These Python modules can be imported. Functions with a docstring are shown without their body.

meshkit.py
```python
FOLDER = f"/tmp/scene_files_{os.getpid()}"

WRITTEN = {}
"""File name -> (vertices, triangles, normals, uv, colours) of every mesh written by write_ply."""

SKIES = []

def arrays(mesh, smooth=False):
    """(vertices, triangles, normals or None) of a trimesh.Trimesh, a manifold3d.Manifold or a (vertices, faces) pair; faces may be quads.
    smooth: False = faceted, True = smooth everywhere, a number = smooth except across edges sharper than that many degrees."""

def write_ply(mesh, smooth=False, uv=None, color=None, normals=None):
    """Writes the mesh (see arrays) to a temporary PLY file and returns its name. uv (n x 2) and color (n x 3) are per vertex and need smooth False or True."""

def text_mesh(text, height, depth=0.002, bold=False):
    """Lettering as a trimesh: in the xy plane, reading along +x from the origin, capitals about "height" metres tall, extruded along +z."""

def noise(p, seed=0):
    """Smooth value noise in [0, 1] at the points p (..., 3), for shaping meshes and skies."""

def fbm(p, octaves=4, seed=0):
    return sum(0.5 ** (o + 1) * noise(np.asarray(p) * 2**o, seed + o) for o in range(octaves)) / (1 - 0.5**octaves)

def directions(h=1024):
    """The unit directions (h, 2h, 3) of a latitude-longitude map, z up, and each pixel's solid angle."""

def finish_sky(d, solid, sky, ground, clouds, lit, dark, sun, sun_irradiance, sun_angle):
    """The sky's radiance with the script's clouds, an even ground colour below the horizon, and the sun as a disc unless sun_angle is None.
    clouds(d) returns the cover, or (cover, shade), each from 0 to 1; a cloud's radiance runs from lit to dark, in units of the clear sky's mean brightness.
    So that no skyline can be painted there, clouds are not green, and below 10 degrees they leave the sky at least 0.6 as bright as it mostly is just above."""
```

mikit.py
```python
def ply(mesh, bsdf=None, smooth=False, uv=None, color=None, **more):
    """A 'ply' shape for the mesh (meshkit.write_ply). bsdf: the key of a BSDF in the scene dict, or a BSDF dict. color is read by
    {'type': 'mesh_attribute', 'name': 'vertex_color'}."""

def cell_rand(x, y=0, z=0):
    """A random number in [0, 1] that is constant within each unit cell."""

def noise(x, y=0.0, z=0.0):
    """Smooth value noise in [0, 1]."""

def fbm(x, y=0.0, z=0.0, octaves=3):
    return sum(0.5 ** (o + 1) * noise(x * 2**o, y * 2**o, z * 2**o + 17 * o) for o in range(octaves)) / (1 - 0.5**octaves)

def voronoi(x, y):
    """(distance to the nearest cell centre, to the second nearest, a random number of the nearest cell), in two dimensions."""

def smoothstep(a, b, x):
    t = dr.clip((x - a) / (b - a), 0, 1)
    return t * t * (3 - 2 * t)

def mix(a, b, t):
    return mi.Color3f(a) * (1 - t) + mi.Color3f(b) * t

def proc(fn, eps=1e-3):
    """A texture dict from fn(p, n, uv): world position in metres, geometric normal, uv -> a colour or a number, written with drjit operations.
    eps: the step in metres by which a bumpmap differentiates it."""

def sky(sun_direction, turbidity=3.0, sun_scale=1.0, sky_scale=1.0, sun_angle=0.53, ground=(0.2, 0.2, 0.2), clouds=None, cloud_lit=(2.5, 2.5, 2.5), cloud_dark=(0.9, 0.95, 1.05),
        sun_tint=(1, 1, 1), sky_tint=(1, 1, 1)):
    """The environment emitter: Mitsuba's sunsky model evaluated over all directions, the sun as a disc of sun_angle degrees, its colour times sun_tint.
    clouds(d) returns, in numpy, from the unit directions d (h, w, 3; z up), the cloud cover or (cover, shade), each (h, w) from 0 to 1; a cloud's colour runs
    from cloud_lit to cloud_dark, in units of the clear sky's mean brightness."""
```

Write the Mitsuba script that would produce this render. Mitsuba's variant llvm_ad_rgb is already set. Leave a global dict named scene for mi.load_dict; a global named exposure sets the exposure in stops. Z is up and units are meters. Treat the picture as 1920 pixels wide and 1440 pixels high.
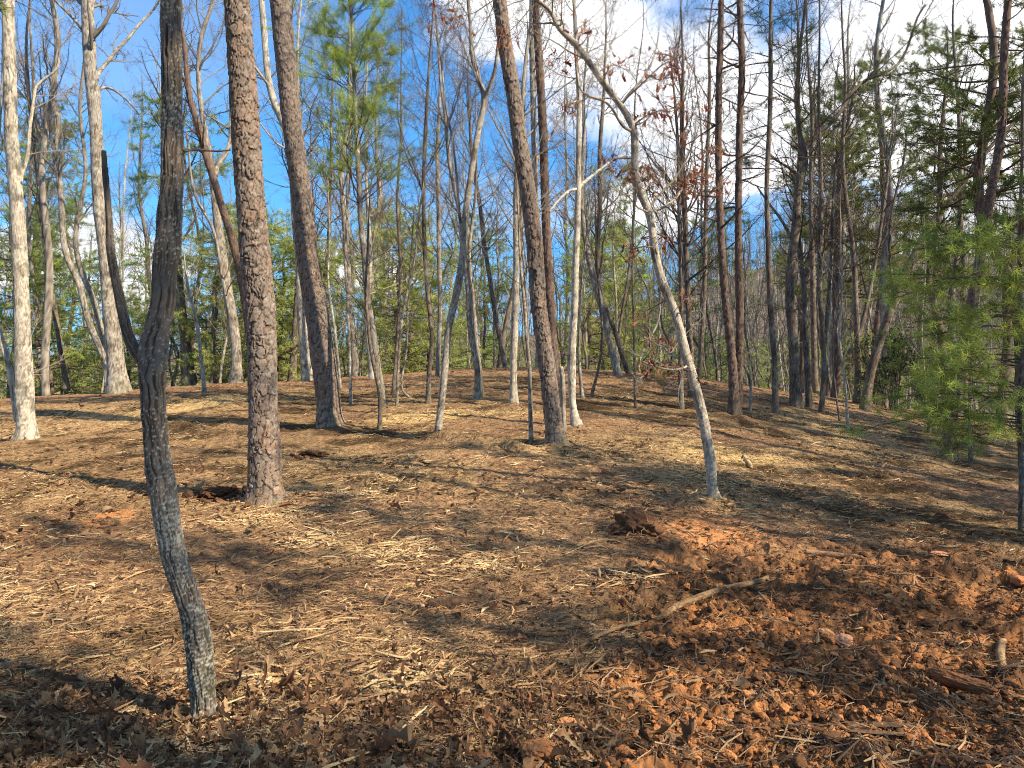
import math, random
import numpy as np
import mitsuba as mi, drjit as dr
import mikit, meshkit, trimesh
from mikit import noise as tnoise, fbm as tfbm, smoothstep, mix, voronoi, cell_rand
from scipy.spatial import cKDTree
from scipy.interpolate import CubicSpline

T = mi.ScalarTransform4f
scene, labels = {}, {}
# ------------------------------------------------------------------ camera, sky, exposure
F, CX, CY, EYE = 1371.0, 960.0, 720.0, 1.6            # photograph pixels (1920 x 1440), eye height in metres
scene['camera'] = {'type': 'perspective', 'fov': 2 * math.degrees(math.atan(960 / F)), 'fov_axis': 'x',
                   'near_clip': 0.05, 'far_clip': 2000.0,
                   'to_world': T().look_at(origin=[0, 0, EYE], target=[0, 10, EYE], up=[0, 0, 1])}
SUN_EL, SUN_H = math.radians(40), (0.86, -0.51)
SUN = (SUN_H[0] * math.cos(SUN_EL), SUN_H[1] * math.cos(SUN_EL), math.sin(SUN_EL))

def clouds(d):
    z = np.maximum(d[..., 2], 0.02)
    q = np.stack([d[..., 0] / (z + 0.28), d[..., 1] / (z + 0.28), 0 * z], -1)
    az = np.arctan2(d[..., 0], d[..., 1])
    a = meshkit.fbm(q * 2.6 + 3.1, 6, seed=5)
    bank = np.exp(-((az - 0.42) / 0.42) ** 2) * np.exp(-((d[..., 2] - 0.27) / 0.22) ** 2)
    cover = np.clip((a - 0.60 + 0.26 * bank + 0.05 * np.sin(az * 2 + 4.0)) / 0.14, 0, 1)
    wisp = np.clip((meshkit.fbm(q * [1.2, 4.0, 1] + 9, 5, seed=8) - 0.45) * 1.3, 0, 0.35) * np.clip(bank + 0.35, 0, 1)
    cover = cover * cover * (3 - 2 * cover)
    cover = np.maximum(cover, wisp)
    shade = np.clip((meshkit.fbm(q * 3.4 + 1.7, 4, seed=11) - 0.42) * 2.2, 0, 0.6)
    return cover, shade

scene['sky'] = mikit.sky(SUN, turbidity=2.6, sun_scale=1.3, clouds=clouds, cloud_lit=(2.9, 2.9, 2.95), cloud_dark=(1.6, 1.7, 1.85),
                         sky_tint=(0.54, 1.2, 1.62), sun_tint=(1.0, 0.975, 0.92), ground=(0.2, 0.14, 0.09))
exposure = 2.3

# ------------------------------------------------------------------ materials
VC = {'type': 'mesh_attribute', 'name': 'vertex_color'}
scene['bark'] = {'type': 'principled', 'base_color': VC, 'roughness': 0.88, 'specular': 0.25}
scene['litter'] = {'type': 'twosided', 'b': {'type': 'principled', 'base_color': VC, 'roughness': 0.75, 'specular': 0.3}}
def grit(p, n, uv):
    return tfbm(p.x * 110, p.y * 110, p.z * 110, 3)
scene['earth'] = {'type': 'bumpmap', 'scale': 0.010, 'arbitrary': mikit.proc(grit, 0.002), 'b': {'type': 'principled', 'base_color': VC, 'roughness': 0.95, 'specular': 0.1}}
scene['needles'] = {'type': 'principledthin', 'base_color': VC, 'roughness': 0.5, 'diff_trans': 0.75, 'spec_trans': 0.0}
scene['dead_leaf'] = {'type': 'principledthin', 'base_color': VC, 'roughness': 0.6, 'diff_trans': 0.5, 'spec_trans': 0.0}

def fib(x, y, a, f1, f2):
    """thin fibres: noise stretched along direction a"""
    c, s = math.cos(a), math.sin(a)
    return tnoise((x * c + y * s) * f1, (-x * s + y * c) * f2, a * 7)

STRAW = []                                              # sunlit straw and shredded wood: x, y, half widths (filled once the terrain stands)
def ground_color(p, n, uv):
    x, y = p.x, p.y
    big = tfbm(x * 0.45 + 5, y * 0.45, 0.0, 3)
    mid = tfbm(x * 2.1, y * 2.1 + 9, 3.0, 3)
    fine = tfbm(x * 19, y * 19, 7.0, 3)
    s = dr.maximum(dr.maximum(fib(x, y, 0.3, 7, 60), fib(x, y, 1.4, 8, 70)), fib(x, y, 2.5, 7, 64))
    straw = smoothstep(0.66, 0.95, s)
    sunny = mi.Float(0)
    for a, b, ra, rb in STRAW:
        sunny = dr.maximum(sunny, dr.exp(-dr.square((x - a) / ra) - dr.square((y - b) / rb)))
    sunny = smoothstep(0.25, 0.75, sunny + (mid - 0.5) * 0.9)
    humus = mix((0.042, 0.027, 0.016), (0.195, 0.132, 0.072), fine)
    humus = humus * (0.42 + 1.05 * smoothstep(0.34, 0.62, mid))
    base = mix(humus, (0.40, 0.30, 0.155), straw * smoothstep(0.30, 0.62, big + 0.35 * (mid - 0.5)))
    base = mix(base, (0.31, 0.213, 0.115), 0.6 * smoothstep(0.48, 0.66, big) * smoothstep(0.42, 0.62, fine))
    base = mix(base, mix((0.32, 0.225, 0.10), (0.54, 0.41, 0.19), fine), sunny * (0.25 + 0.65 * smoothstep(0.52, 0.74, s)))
    leafy = smoothstep(0.5, 0.64, tfbm(x * 0.3 + 31, y * 0.3 + 4, 5.0, 3)) * 0.7
    leafy = dr.maximum(leafy, smoothstep(19, 25, y) * 0.85)
    v1, v2, vr = voronoi(x * 13, y * 13)
    leafc = mix((0.13, 0.075, 0.045), (0.28, 0.175, 0.105), vr) * (0.45 + 0.55 * smoothstep(0.0, 0.2, v2 - v1))
    base = mix(base, leafc, leafy)
    base = mix(base, mix((0.12, 0.095, 0.075), (0.22, 0.178, 0.142), fine), smoothstep(35, 60, y))
    edge = x - (0.05 + 0.29 * (y - 3.0)) + (tfbm(x * 1.3, y * 1.3, 2.0, 3) - 0.5) * 1.3
    clay = smoothstep(-0.15, 0.28, edge) * (1 - smoothstep(5.9, 7.8, y + (mid - 0.5) * 2.5))
    cc = mix((0.042, 0.025, 0.015), (0.27, 0.125, 0.052), smoothstep(0.33, 0.66, 0.6 * fine + 0.4 * mid))
    cc = mix(cc, (0.38, 0.175, 0.070), 0.6 * smoothstep(0.6, 0.72, mid))
    base = mix(base, cc, clay * (0.55 + 0.4 * smoothstep(0.35, 0.55, mid)))
    # bare scraped clay showing through the mulch
    d1 = dr.sqrt(dr.square((x - 1.95) / 0.55) + dr.square((y - 7.4) / 0.9)) + (fine - 0.5) * 0.9
    d2 = dr.sqrt(dr.square((x + 4.35) / 0.30) + dr.square((y - 7.85) / 0.5)) + (fine - 0.5) * 0.9
    base = mix(base, (0.44, 0.205, 0.085), 0.8 * (1 - smoothstep(0.55, 1.05, dr.minimum(d1, d2))))
    return base
def ground_relief(p, n, uv):
    return tfbm(p.x * 26, p.y * 26, 1.0, 4)
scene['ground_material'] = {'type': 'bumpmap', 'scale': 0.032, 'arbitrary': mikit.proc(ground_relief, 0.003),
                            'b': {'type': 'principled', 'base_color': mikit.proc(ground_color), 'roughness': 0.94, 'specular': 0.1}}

# ------------------------------------------------------------------ terrain
CREST = np.array([(-400, 770), (0, 748), (200, 736), (400, 718), (600, 713), (700, 705), (850, 692), (1000, 688), (1150, 696), (1300, 706),
                  (1400, 724), (1500, 737), (1700, 768), (1920, 806), (2300, 830)], float)
CREST_U = (CREST[:, 0] - CX) / F
CREST_D = 25.0
CREST_H = EYE + (CY - CREST[:, 1]) / F * CREST_D
RNGN = 0

def N2(x, y, f, seed=0, octaves=1):
    p = np.stack([np.asarray(x, float) * f, np.asarray(y, float) * f, np.full(np.shape(x), 0.37 + seed)], -1)
    return meshkit.noise(p, seed) if octaves == 1 else meshkit.fbm(p, octaves, seed)

def sm(a, b, x):
    t = np.clip((x - a) / (b - a), 0, 1)
    return t * t * (3 - 2 * t)

def macro(x, y):
    x, y = np.asarray(x, float), np.asarray(y, float)
    u = np.clip(x / np.maximum(y, 3.0), -0.9, 0.9)
    H = np.interp(u, CREST_U, CREST_H)
    t = np.clip((y - 5.0) / (CREST_D - 5.0), 0, 1)
    h = H * (0.45 * t * t * (3 - 2 * t) + 0.55 * t)
    back = np.clip(y - CREST_D, 0, None)
    h = h - 0.075 * np.minimum(back, 45) * sm(0, 6, back)
    far = sm(75, 210, y)
    h = h + far * (8.0 + 30 * sm(-0.12, 0.5, u) + 6 * N2(x, y, 0.012, 3))
    side = np.clip(np.abs(x) - 0.9 * np.maximum(y, 3), 0, 40)
    return h - 0.02 * side

GROOVES = []                                            # (x0, y0, x1, y1, depth, width)

MOUNDS = []

def clay_mask(x, y):
    edge = x - (0.05 + 0.29 * (y - 3.0)) + (N2(x, y, 1.3, 2, 3) - 0.5) * 1.3
    return sm(-0.15, 0.28, edge) * (1 - sm(6.2, 8.2, y))

def height(x, y, micro=True):
    h = macro(x, y) + 0.10 * (N2(x, y, 0.55, 1, 3) - 0.5)
    for x0, y0, x1, y1, dep, wd in GROOVES:
        dx, dy = x1 - x0, y1 - y0
        L = math.hypot(dx, dy)
        s = ((x - x0) * dx + (y - y0) * dy) / L
        q = ((x - x0) * -dy + (y - y0) * dx) / L + 0.10 * (N2(x, y, 1.6, 4) - 0.5)
        along = sm(-0.3, 0.3, s) * (1 - sm(L - 0.3, L + 0.3, s)) * (0.5 + 0.9 * N2(x, y, 1.1, 6))
        h = h + along * dep * (-np.exp(-(q / wd) ** 2) + 0.8 * np.exp(-((q + 1.9 * wd) / wd) ** 2))
    for mx, my, mr in MOUNDS:
        h = h + 0.22 * mr * np.exp(-((x - mx) ** 2 + (y - my) ** 2) / mr ** 2) * (0.4 + 1.2 * N2(x, y, 5, 18, 2))
    if micro:
        c = clay_mask(x, y)
        rough = 0.26 * (N2(x, y, 2.1, 7, 3) - 0.5) + 0.24 * np.abs(N2(x, y, 5.5, 8, 3) - 0.5) + 0.12 * (N2(x, y, 13, 12, 2) - 0.5) + 0.045 * (N2(x, y, 34, 9, 2) - 0.5)
        soft = 0.085 * (N2(x, y, 2.6, 10, 2) - 0.5) + 0.045 * (N2(x, y, 11, 11, 2) - 0.5) + 0.018 * (N2(x, y, 40, 14, 1) - 0.5)
        h = h + c * rough + (1 - c) * soft
    return h

_pyg = np.arange(660, 1500, 4.0)
_pxg = np.arange(-200, 2121, 40.0)
_Y = 2.0 * (60 / 2.0) ** np.linspace(0, 1, 900)
_TAB = np.zeros((len(_pxg), len(_pyg)))

def build_table():
    for i, px in enumerate(_pxg):
        X = (px - CX) / F * _Y
        row = CY + F * (EYE - height(X, _Y, False)) / _Y
        row = np.minimum.accumulate(row)                # first thing seen
        _TAB[i] = np.interp(-_pyg, -row[:], _Y, right=np.nan)
build_table()

def dist(px, py):
    """forward distance of the ground seen at a pixel of the photograph (nan above the crest)"""
    fx = np.clip((np.asarray(px, float) + 200) / 40, 0, len(_pxg) - 1.001)
    fy = np.clip((np.asarray(py, float) - 660) / 4, 0, len(_pyg) - 1.001)
    i, j = fx.astype(int), fy.astype(int)
    a, b = fx - i, fy - j
    return (_TAB[i, j] * (1 - a) + _TAB[i + 1, j] * a) * (1 - b) + (_TAB[i, j + 1] * (1 - a) + _TAB[i + 1, j + 1] * a) * b

def on_ground(px, py):
    Y = float(dist(px, py))
    return np.array([(px - CX) / F * Y, Y])

def unproj(px, py, Y):
    return np.stack([(np.asarray(px, float) - CX) / F * Y, np.zeros(np.shape(px)) + Y, EYE + (CY - np.asarray(py, float)) / F * Y], -1)

for a, b, dep, wd in [((70, 768), (270, 782), 0.14, 0.16), ((290, 790), (470, 815), 0.16, 0.16), ((20, 862), (280, 922), 0.05, 0.2), ((700, 893), (860, 930), 0.13, 0.14),
                      ((1490, 870), (1760, 930), 0.08, 0.2), ((1450, 800), (1800, 880), 0.06, 0.25), ((840, 815), (1010, 838), 0.14, 0.16), ((300, 742), (470, 762), 0.10, 0.2)]:
    GROOVES.append((*on_ground(*a), *on_ground(*b), dep, wd))

for a, b, mr in [(381, 1356, 0.16), (501, 942, 0.42), (620, 803, 0.45), (50, 832, 0.5), (1044, 838, 0.4), (1340, 940, 0.22), (1082, 803, 0.35), (963, 763, 0.4), (822, 824, 0.3), (1376, 785, 0.5), (1454, 780, 0.35)]:
    MOUNDS.append((*on_ground(a, b), mr))
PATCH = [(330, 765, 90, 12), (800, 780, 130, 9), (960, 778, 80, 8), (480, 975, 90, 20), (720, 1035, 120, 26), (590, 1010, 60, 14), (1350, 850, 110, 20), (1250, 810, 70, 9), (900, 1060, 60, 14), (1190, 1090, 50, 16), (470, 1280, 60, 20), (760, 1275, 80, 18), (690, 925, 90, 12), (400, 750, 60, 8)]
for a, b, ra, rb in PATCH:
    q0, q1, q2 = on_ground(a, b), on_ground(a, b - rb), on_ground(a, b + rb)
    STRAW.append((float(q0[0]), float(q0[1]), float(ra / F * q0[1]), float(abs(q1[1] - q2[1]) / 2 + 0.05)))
th = np.concatenate([np.radians(np.linspace(-37.5, 37.5, 640)), np.radians(np.linspace(37.5, 322.5, 110))[1:-1]])
rr = np.concatenate([[0.02, 0.8, 1.5, 2.0], 2.3 * (26 / 2.3) ** (np.linspace(0, 1, 400) ** 1.15), 26 * (900 / 26) ** np.linspace(0, 1, 90)[1:]])
TH, RR = np.meshgrid(th, rr)
GX, GY = RR * np.sin(TH), RR * np.cos(TH)
GZ = height(GX, GY)
nt = len(th)
ii, jj = np.meshgrid(np.arange(len(rr) - 1), np.arange(nt), indexing='ij')
j2 = (jj + 1) % nt
gf = np.stack([ii * nt + jj, ii * nt + j2, (ii + 1) * nt + j2, (ii + 1) * nt + jj], -1).reshape(-1, 4)
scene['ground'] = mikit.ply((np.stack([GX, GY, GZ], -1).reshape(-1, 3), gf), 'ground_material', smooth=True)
labels['ground'] = {'label': 'cleared forest floor of brown mulch and orange clay rising to a low crest', 'category': 'ground', 'kind': 'structure'}

# ------------------------------------------------------------------ mesh helpers
def nrm(v):
    return v / (np.linalg.norm(v, axis=-1, keepdims=True) + 1e-12)

def frames(P):
    t = nrm(np.gradient(P, axis=-2))
    ref = np.where(np.abs(t[..., :1, 2:]) < 0.92, [0, 0, 1.0], [1.0, 0, 0])
    a = nrm(np.cross(t, np.broadcast_to(ref, t.shape)))
    return t, a, np.cross(t, a)

def tubes(P, R, sides, C):
    """n polylines of k points: P (n,k,3), R (n,k), C (n,3) or (n,k,3) -> (vertices, faces, colours)"""
    n, k = P.shape[:2]
    t, a, b = frames(P)
    ang = np.arange(sides) * 2 * np.pi / sides
    V = P[:, :, None] + R[:, :, None, None] * (np.cos(ang)[None, None, :, None] * a[:, :, None] + np.sin(ang)[None, None, :, None] * b[:, :, None])
    i, j = np.meshgrid(np.arange(k - 1), np.arange(sides), indexing='ij')
    j2 = (j + 1) % sides
    q = np.stack([i * sides + j, i * sides + j2, (i + 1) * sides + j2, (i + 1) * sides + j], -1).reshape(-1, 4)
    f = np.concatenate([q[:, [0, 1, 2]], q[:, [0, 2, 3]]])
    f = (f[None] + (np.arange(n) * k * sides)[:, None, None]).reshape(-1, 3)
    C = np.asarray(C, float)
    C = np.broadcast_to(C[:, None, None, :] if C.ndim == 2 else C[:, :, None, :], V.shape)
    return V.reshape(-1, 3), f, C.reshape(-1, 3)

def join(parts):
    parts = [p for p in parts if p is not None and len(p[0])]
    at = np.cumsum([0] + [len(p[0]) for p in parts])
    return np.vstack([p[0] for p in parts]), np.vstack([p[1] + o for p, o in zip(parts, at)]), np.vstack([p[2] for p in parts])

def shape(m, bsdf, smooth=True):
    return mikit.ply((m[0], m[1]), bsdf, smooth=smooth, color=np.clip(m[2], 0.004, 0.95))

def spawn(rng, P, R, per, t0, t1, ang, length, k, ratio, up=0.05, wig=0.12, tip=0.3, rmin=0.0025, flat=0.0):
    """children of the polylines: per = how many each, length (n,) or number -> (P, R)"""
    n, K = P.shape[:2]
    idx = np.repeat(np.arange(n), per)
    m = len(idx)
    s = rng.uniform(t0, t1, m) * (K - 1)
    i = np.minimum(s.astype(int), K - 2)
    w = (s - i)[:, None]
    pos = P[idx, i] * (1 - w) + P[idx, i + 1] * w
    rad = R[idx, i] * (1 - w[:, 0]) + R[idx, i + 1] * w[:, 0]
    t = nrm(P[idx, i + 1] - P[idx, i])
    v = rng.normal(size=(m, 3))
    if flat:
        v[:, 2] *= 1 - flat
    v = nrm(v - (v * t).sum(-1, keepdims=True) * t)
    a = np.radians(rng.uniform(ang[0], ang[1], m))[:, None]
    d = np.cos(a) * t + np.sin(a) * v
    L = (length[idx] if np.ndim(length) else length) * rng.uniform(0.55, 1.3, m) * (1.15 - 0.5 * s / (K - 1))
    out = np.zeros((m, k, 3))
    out[:, 0] = pos
    for j in range(1, k):
        d = nrm(d + wig * rng.normal(size=(m, 3)) + np.array([0, 0, up]))
        out[:, j] = out[:, j - 1] + d * (L / (k - 1))[:, None]
    r0 = np.maximum(rad * ratio * rng.uniform(0.7, 1.2, m), rmin)
    return out, np.maximum(r0[:, None] * np.linspace(1, tip, k)[None], rmin * 0.7), L

def smooth_path(pts, n):
    pts = np.asarray(pts, float)
    s = np.concatenate([[0], np.cumsum(np.linalg.norm(np.diff(pts[:, :3], axis=0), axis=1))])
    return CubicSpline(s, pts)(np.linspace(0, s[-1], n)), s[-1]

# bark palettes: (main, second, groove, lichen)
BARKS = {'pine': ((0.200, 0.168, 0.148), (0.245, 0.168, 0.126), (0.026, 0.020, 0.018), (0.35, 0.335, 0.305)),
         'redpine': ((0.145, 0.108, 0.092), (0.190, 0.122, 0.092), (0.05, 0.032, 0.027), (0.33, 0.27, 0.23)),
         'lichen': ((0.112, 0.096, 0.083), (0.160, 0.136, 0.116), (0.024, 0.020, 0.018), (0.36, 0.37, 0.325)),
         'pale': ((0.34, 0.315, 0.27), (0.42, 0.40, 0.35), (0.13, 0.11, 0.092), (0.53, 0.52, 0.46)),
         'grey': ((0.225, 0.203, 0.176), (0.30, 0.28, 0.25), (0.075, 0.064, 0.055), (0.42, 0.415, 0.37)),
         'dark': ((0.120, 0.096, 0.080), (0.165, 0.135, 0.112), (0.036, 0.028, 0.024), (0.24, 0.235, 0.20))}

def trunk_mesh(pts, style, rows, sides, seed, lichen=0.3, root=0.0, seen=1.0, bands=None):
    """pts (m,4): x, y, z, radius along the stem -> a bark relief mesh"""
    rng = np.random.default_rng(seed)
    pts = np.asarray(pts, float)
    arc = np.concatenate([[0], np.cumsum(np.linalg.norm(np.diff(pts[:, :3], axis=0), axis=1))])
    L = arc[-1]
    na = int(rows * (0.9 if seen < 1 else 1))
    along = np.linspace(0, L * seen, na) if seen == 1 else np.concatenate([np.linspace(0, L * seen, na), np.linspace(L * seen, L, rows - na + 1)[1:]])
    C = CubicSpline(arc, pts)(along)
    P, R = C[:, :3], np.maximum(C[:, 3], 0.004)
    t, a, b = frames(P[None])
    t, a, b = t[0], a[0], b[0]
    ang = np.arange(sides) * 2 * np.pi / sides
    A, S = np.meshgrid(ang, along)
    r0 = float(np.median(R))
    main, second, groove, lich = (np.array(c) for c in BARKS[style])
    cyl = np.stack([np.cos(A) * r0, np.sin(A) * r0, S], -1)
    big = meshkit.fbm(cyl / (r0 * 2.2) * [1, 1, 0.35] + seed, 3, seed)
    disp = (big - 0.5) * (0.07 if style in ('pine', 'redpine') else 0.18) * r0
    if style in ('pine', 'redpine'):
        cw = 0.050 if r0 > 0.11 else 0.034
        ez = 2.1
        ns = int(2 * np.pi * r0 * L / (cw * cw * ez)) + 8
        sx, sy = rng.uniform(0, 2 * np.pi * r0, ns), rng.uniform(0, L, ns)
        q = np.stack([sx, sy / ez], -1)
        allq = np.vstack([q, q + [2 * np.pi * r0, 0], q - [2 * np.pi * r0, 0]])
        w1 = (meshkit.fbm(cyl / 0.075 + 7, 3, seed + 1) - 0.5) * 0.085
        w2 = (meshkit.fbm(cyl / 0.018 + 3, 2, seed + 11) - 0.5) * 0.016
        dd, ix = cKDTree(allq).query(np.stack([A * r0 + w1 + w2, L * (S / L) ** 1.22 / ez + w1 - w2], -1).reshape(-1, 2), k=2)
        edge = ((dd[:, 1] - dd[:, 0]) / cw).reshape(A.shape)
        pid = (ix[:, 0] % ns).reshape(A.shape)
        ph, pc = rng.uniform(0.15, 1.0, ns)[pid], rng.uniform(0, 1, ns)[pid]
        lift = sm(0.02, 0.16, edge)
        tilt = ((L * (S / L) ** 1.22 / ez - q[pid, 1]) / cw)
        fine = meshkit.fbm(cyl / 0.017 * [1, 1, 0.6], 3, seed + 3)
        flake = meshkit.fbm(cyl / 0.045 * [1, 1, 0.7] + 5, 3, seed + 2) * 6
        terr = (np.floor(flake) + sm(0.75, 1.0, flake - np.floor(flake))) / 6
        disp = disp + 0.013 * (1.4 - 0.7 * S / L) * lift * (0.6 + 0.4 * ph) - 0.008 * tilt * lift + 0.012 * (terr - 0.5) * lift + 0.004 * (fine - 0.5)
        redp = np.clip(sm(0.70, 1.0, pc) * 0.8 + 2.2 * (big - 0.56) + 0.5 * np.exp(-S / 1.2) * sm(0.4, 0.6, meshkit.fbm(cyl / 0.2 + 9, 2, seed + 20)), 0, 1)
        col = main + (second - main) * redp[..., None]
        col = col * (0.45 + 1.05 * fine)[..., None] * (0.72 + 0.5 * terr)[..., None] * (0.9 + 0.2 * rng.uniform(0, 1, ns)[pid])[..., None]
        col = groove + (col - groove) * (0.10 + 0.90 * sm(0.01, 0.12, edge))[..., None]
        lm = sm(0.60, 0.72, meshkit.fbm(cyl / 0.06 + 2, 3, seed + 4)) * lichen
        col = col + (lich - col) * lm[..., None]
    else:
        wig = (meshkit.fbm(cyl / (r0 * 1.5) + 4, 2, seed + 5) - 0.5) * 2.2
        rf = 13 if r0 < 0.1 else 15
        ridge = meshkit.fbm(np.stack([np.cos(A + wig * 0.25) * rf * 0.5, np.sin(A + wig * 0.25) * rf * 0.5, S * 5.0], -1), 3, seed + 6)
        crack = sm(0.38, 0.50, ridge)
        fine = meshkit.fbm(cyl / 0.014 * [1, 1, 0.5], 3, seed + 7)
        deep = 0.26 if style == 'lichen' else 0.10 if style == 'dark' else 0.06
        disp = disp + r0 * deep * (ridge - 0.5) * 2 + r0 * 0.05 * (fine - 0.5)
        band = meshkit.fbm(cyl / 0.20 * [1, 1, 0.5] + 11, 3, seed + 8)
        col = main + (second - main) * sm(0.35, 0.65, band)[..., None]
        col = groove + (col - groove) * (0.25 + 0.75 * crack)[..., None]
        col = col * (0.55 + 0.9 * fine)[..., None]
        spot = meshkit.fbm(cyl / (0.009 if style == 'lichen' else 0.022) + 3, 3, seed + 9) + 0.45 * (meshkit.fbm(cyl / 0.28 + 5, 2, seed + 10) - 0.5)
        if bands:
            spot = spot + np.interp(S, *zip(*bands))
        lm = sm(0.64 - 0.2 * lichen, 0.72 - 0.2 * lichen, spot)
        disp = disp + lm * 0.0025
        col = col + (lich * (0.6 + 0.8 * fine)[..., None] - col) * lm[..., None] * 0.8
        if r0 > 0.025:
            for _ in range(int(L * 1.3)):
                ka, ks, kr = rng.uniform(0, 2 * np.pi), rng.uniform(0.3, L), r0 * rng.uniform(0.25, 0.5)
                q2 = (np.angle(np.exp(1j * (A - ka))) * r0 / kr) ** 2 + ((S - ks) / kr / 1.3) ** 2
                disp = disp + kr * 0.26 * np.exp(-q2) - kr * 0.25 * np.exp(-q2 * 7)
                col = col * (1 - 0.6 * np.exp(-q2 * 5))[..., None]
        if style in ('pale', 'grey'):
            dk = sm(0.58, 0.70, meshkit.fbm(cyl / 0.11 * [1, 1, 0.6] + 21, 3, seed + 12))
            col = col * (1 - 0.5 * dk)[..., None]
    flare = np.exp(-np.maximum(S - 0.15, 0) / max(2.2 * r0, 0.15))
    lobes = meshkit.noise(np.stack([np.cos(A) * 2.3, np.sin(A) * 2.3, 0 * A + seed], -1), seed) ** 1.5
    disp = disp + root * r0 * flare * (0.25 + 1.3 * lobes)
    moss = np.exp(-np.maximum(S - 0.15, 0) / 0.22) * sm(0.4, 0.6, meshkit.fbm(cyl / 0.05 + 13, 2, seed + 13))
    col = col + (np.array([0.17, 0.17, 0.08]) - col) * (0.5 * moss * (root > 0))[..., None]
    rad = R[:, None] + disp
    V = P[:, None] + rad[..., None] * (np.cos(ang)[None, :, None] * a[:, None] + np.sin(ang)[None, :, None] * b[:, None])
    i, j = np.meshgrid(np.arange(rows - 1), np.arange(sides), indexing='ij')
    j2 = (j + 1) % sides
    q = np.stack([i * sides + j, i * sides + j2, (i + 1) * sides + j2, (i + 1) * sides + j], -1).reshape(-1, 4)
    V, col = V.reshape(-1, 3), col.reshape(-1, 3)
    f = np.concatenate([q[:, [0, 1, 2]], q[:, [0, 2, 3]]])
    cap = np.array([[(rows - 1) * sides + k, (rows - 1) * sides + (k + 1) % sides, len(V)] for k in range(sides)])
    cap0 = np.array([[(k + 1) % sides, k, len(V) + 1] for k in range(sides)])
    V = np.vstack([V, P[-1:] + t[-1:] * R[-1] * 0.3, P[:1] - t[:1] * R[0] * 0.3])
    col = np.vstack([col, [second * 1.3], [second * 1.3]])
    return V, np.vstack([f, cap, cap0]), col

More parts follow.
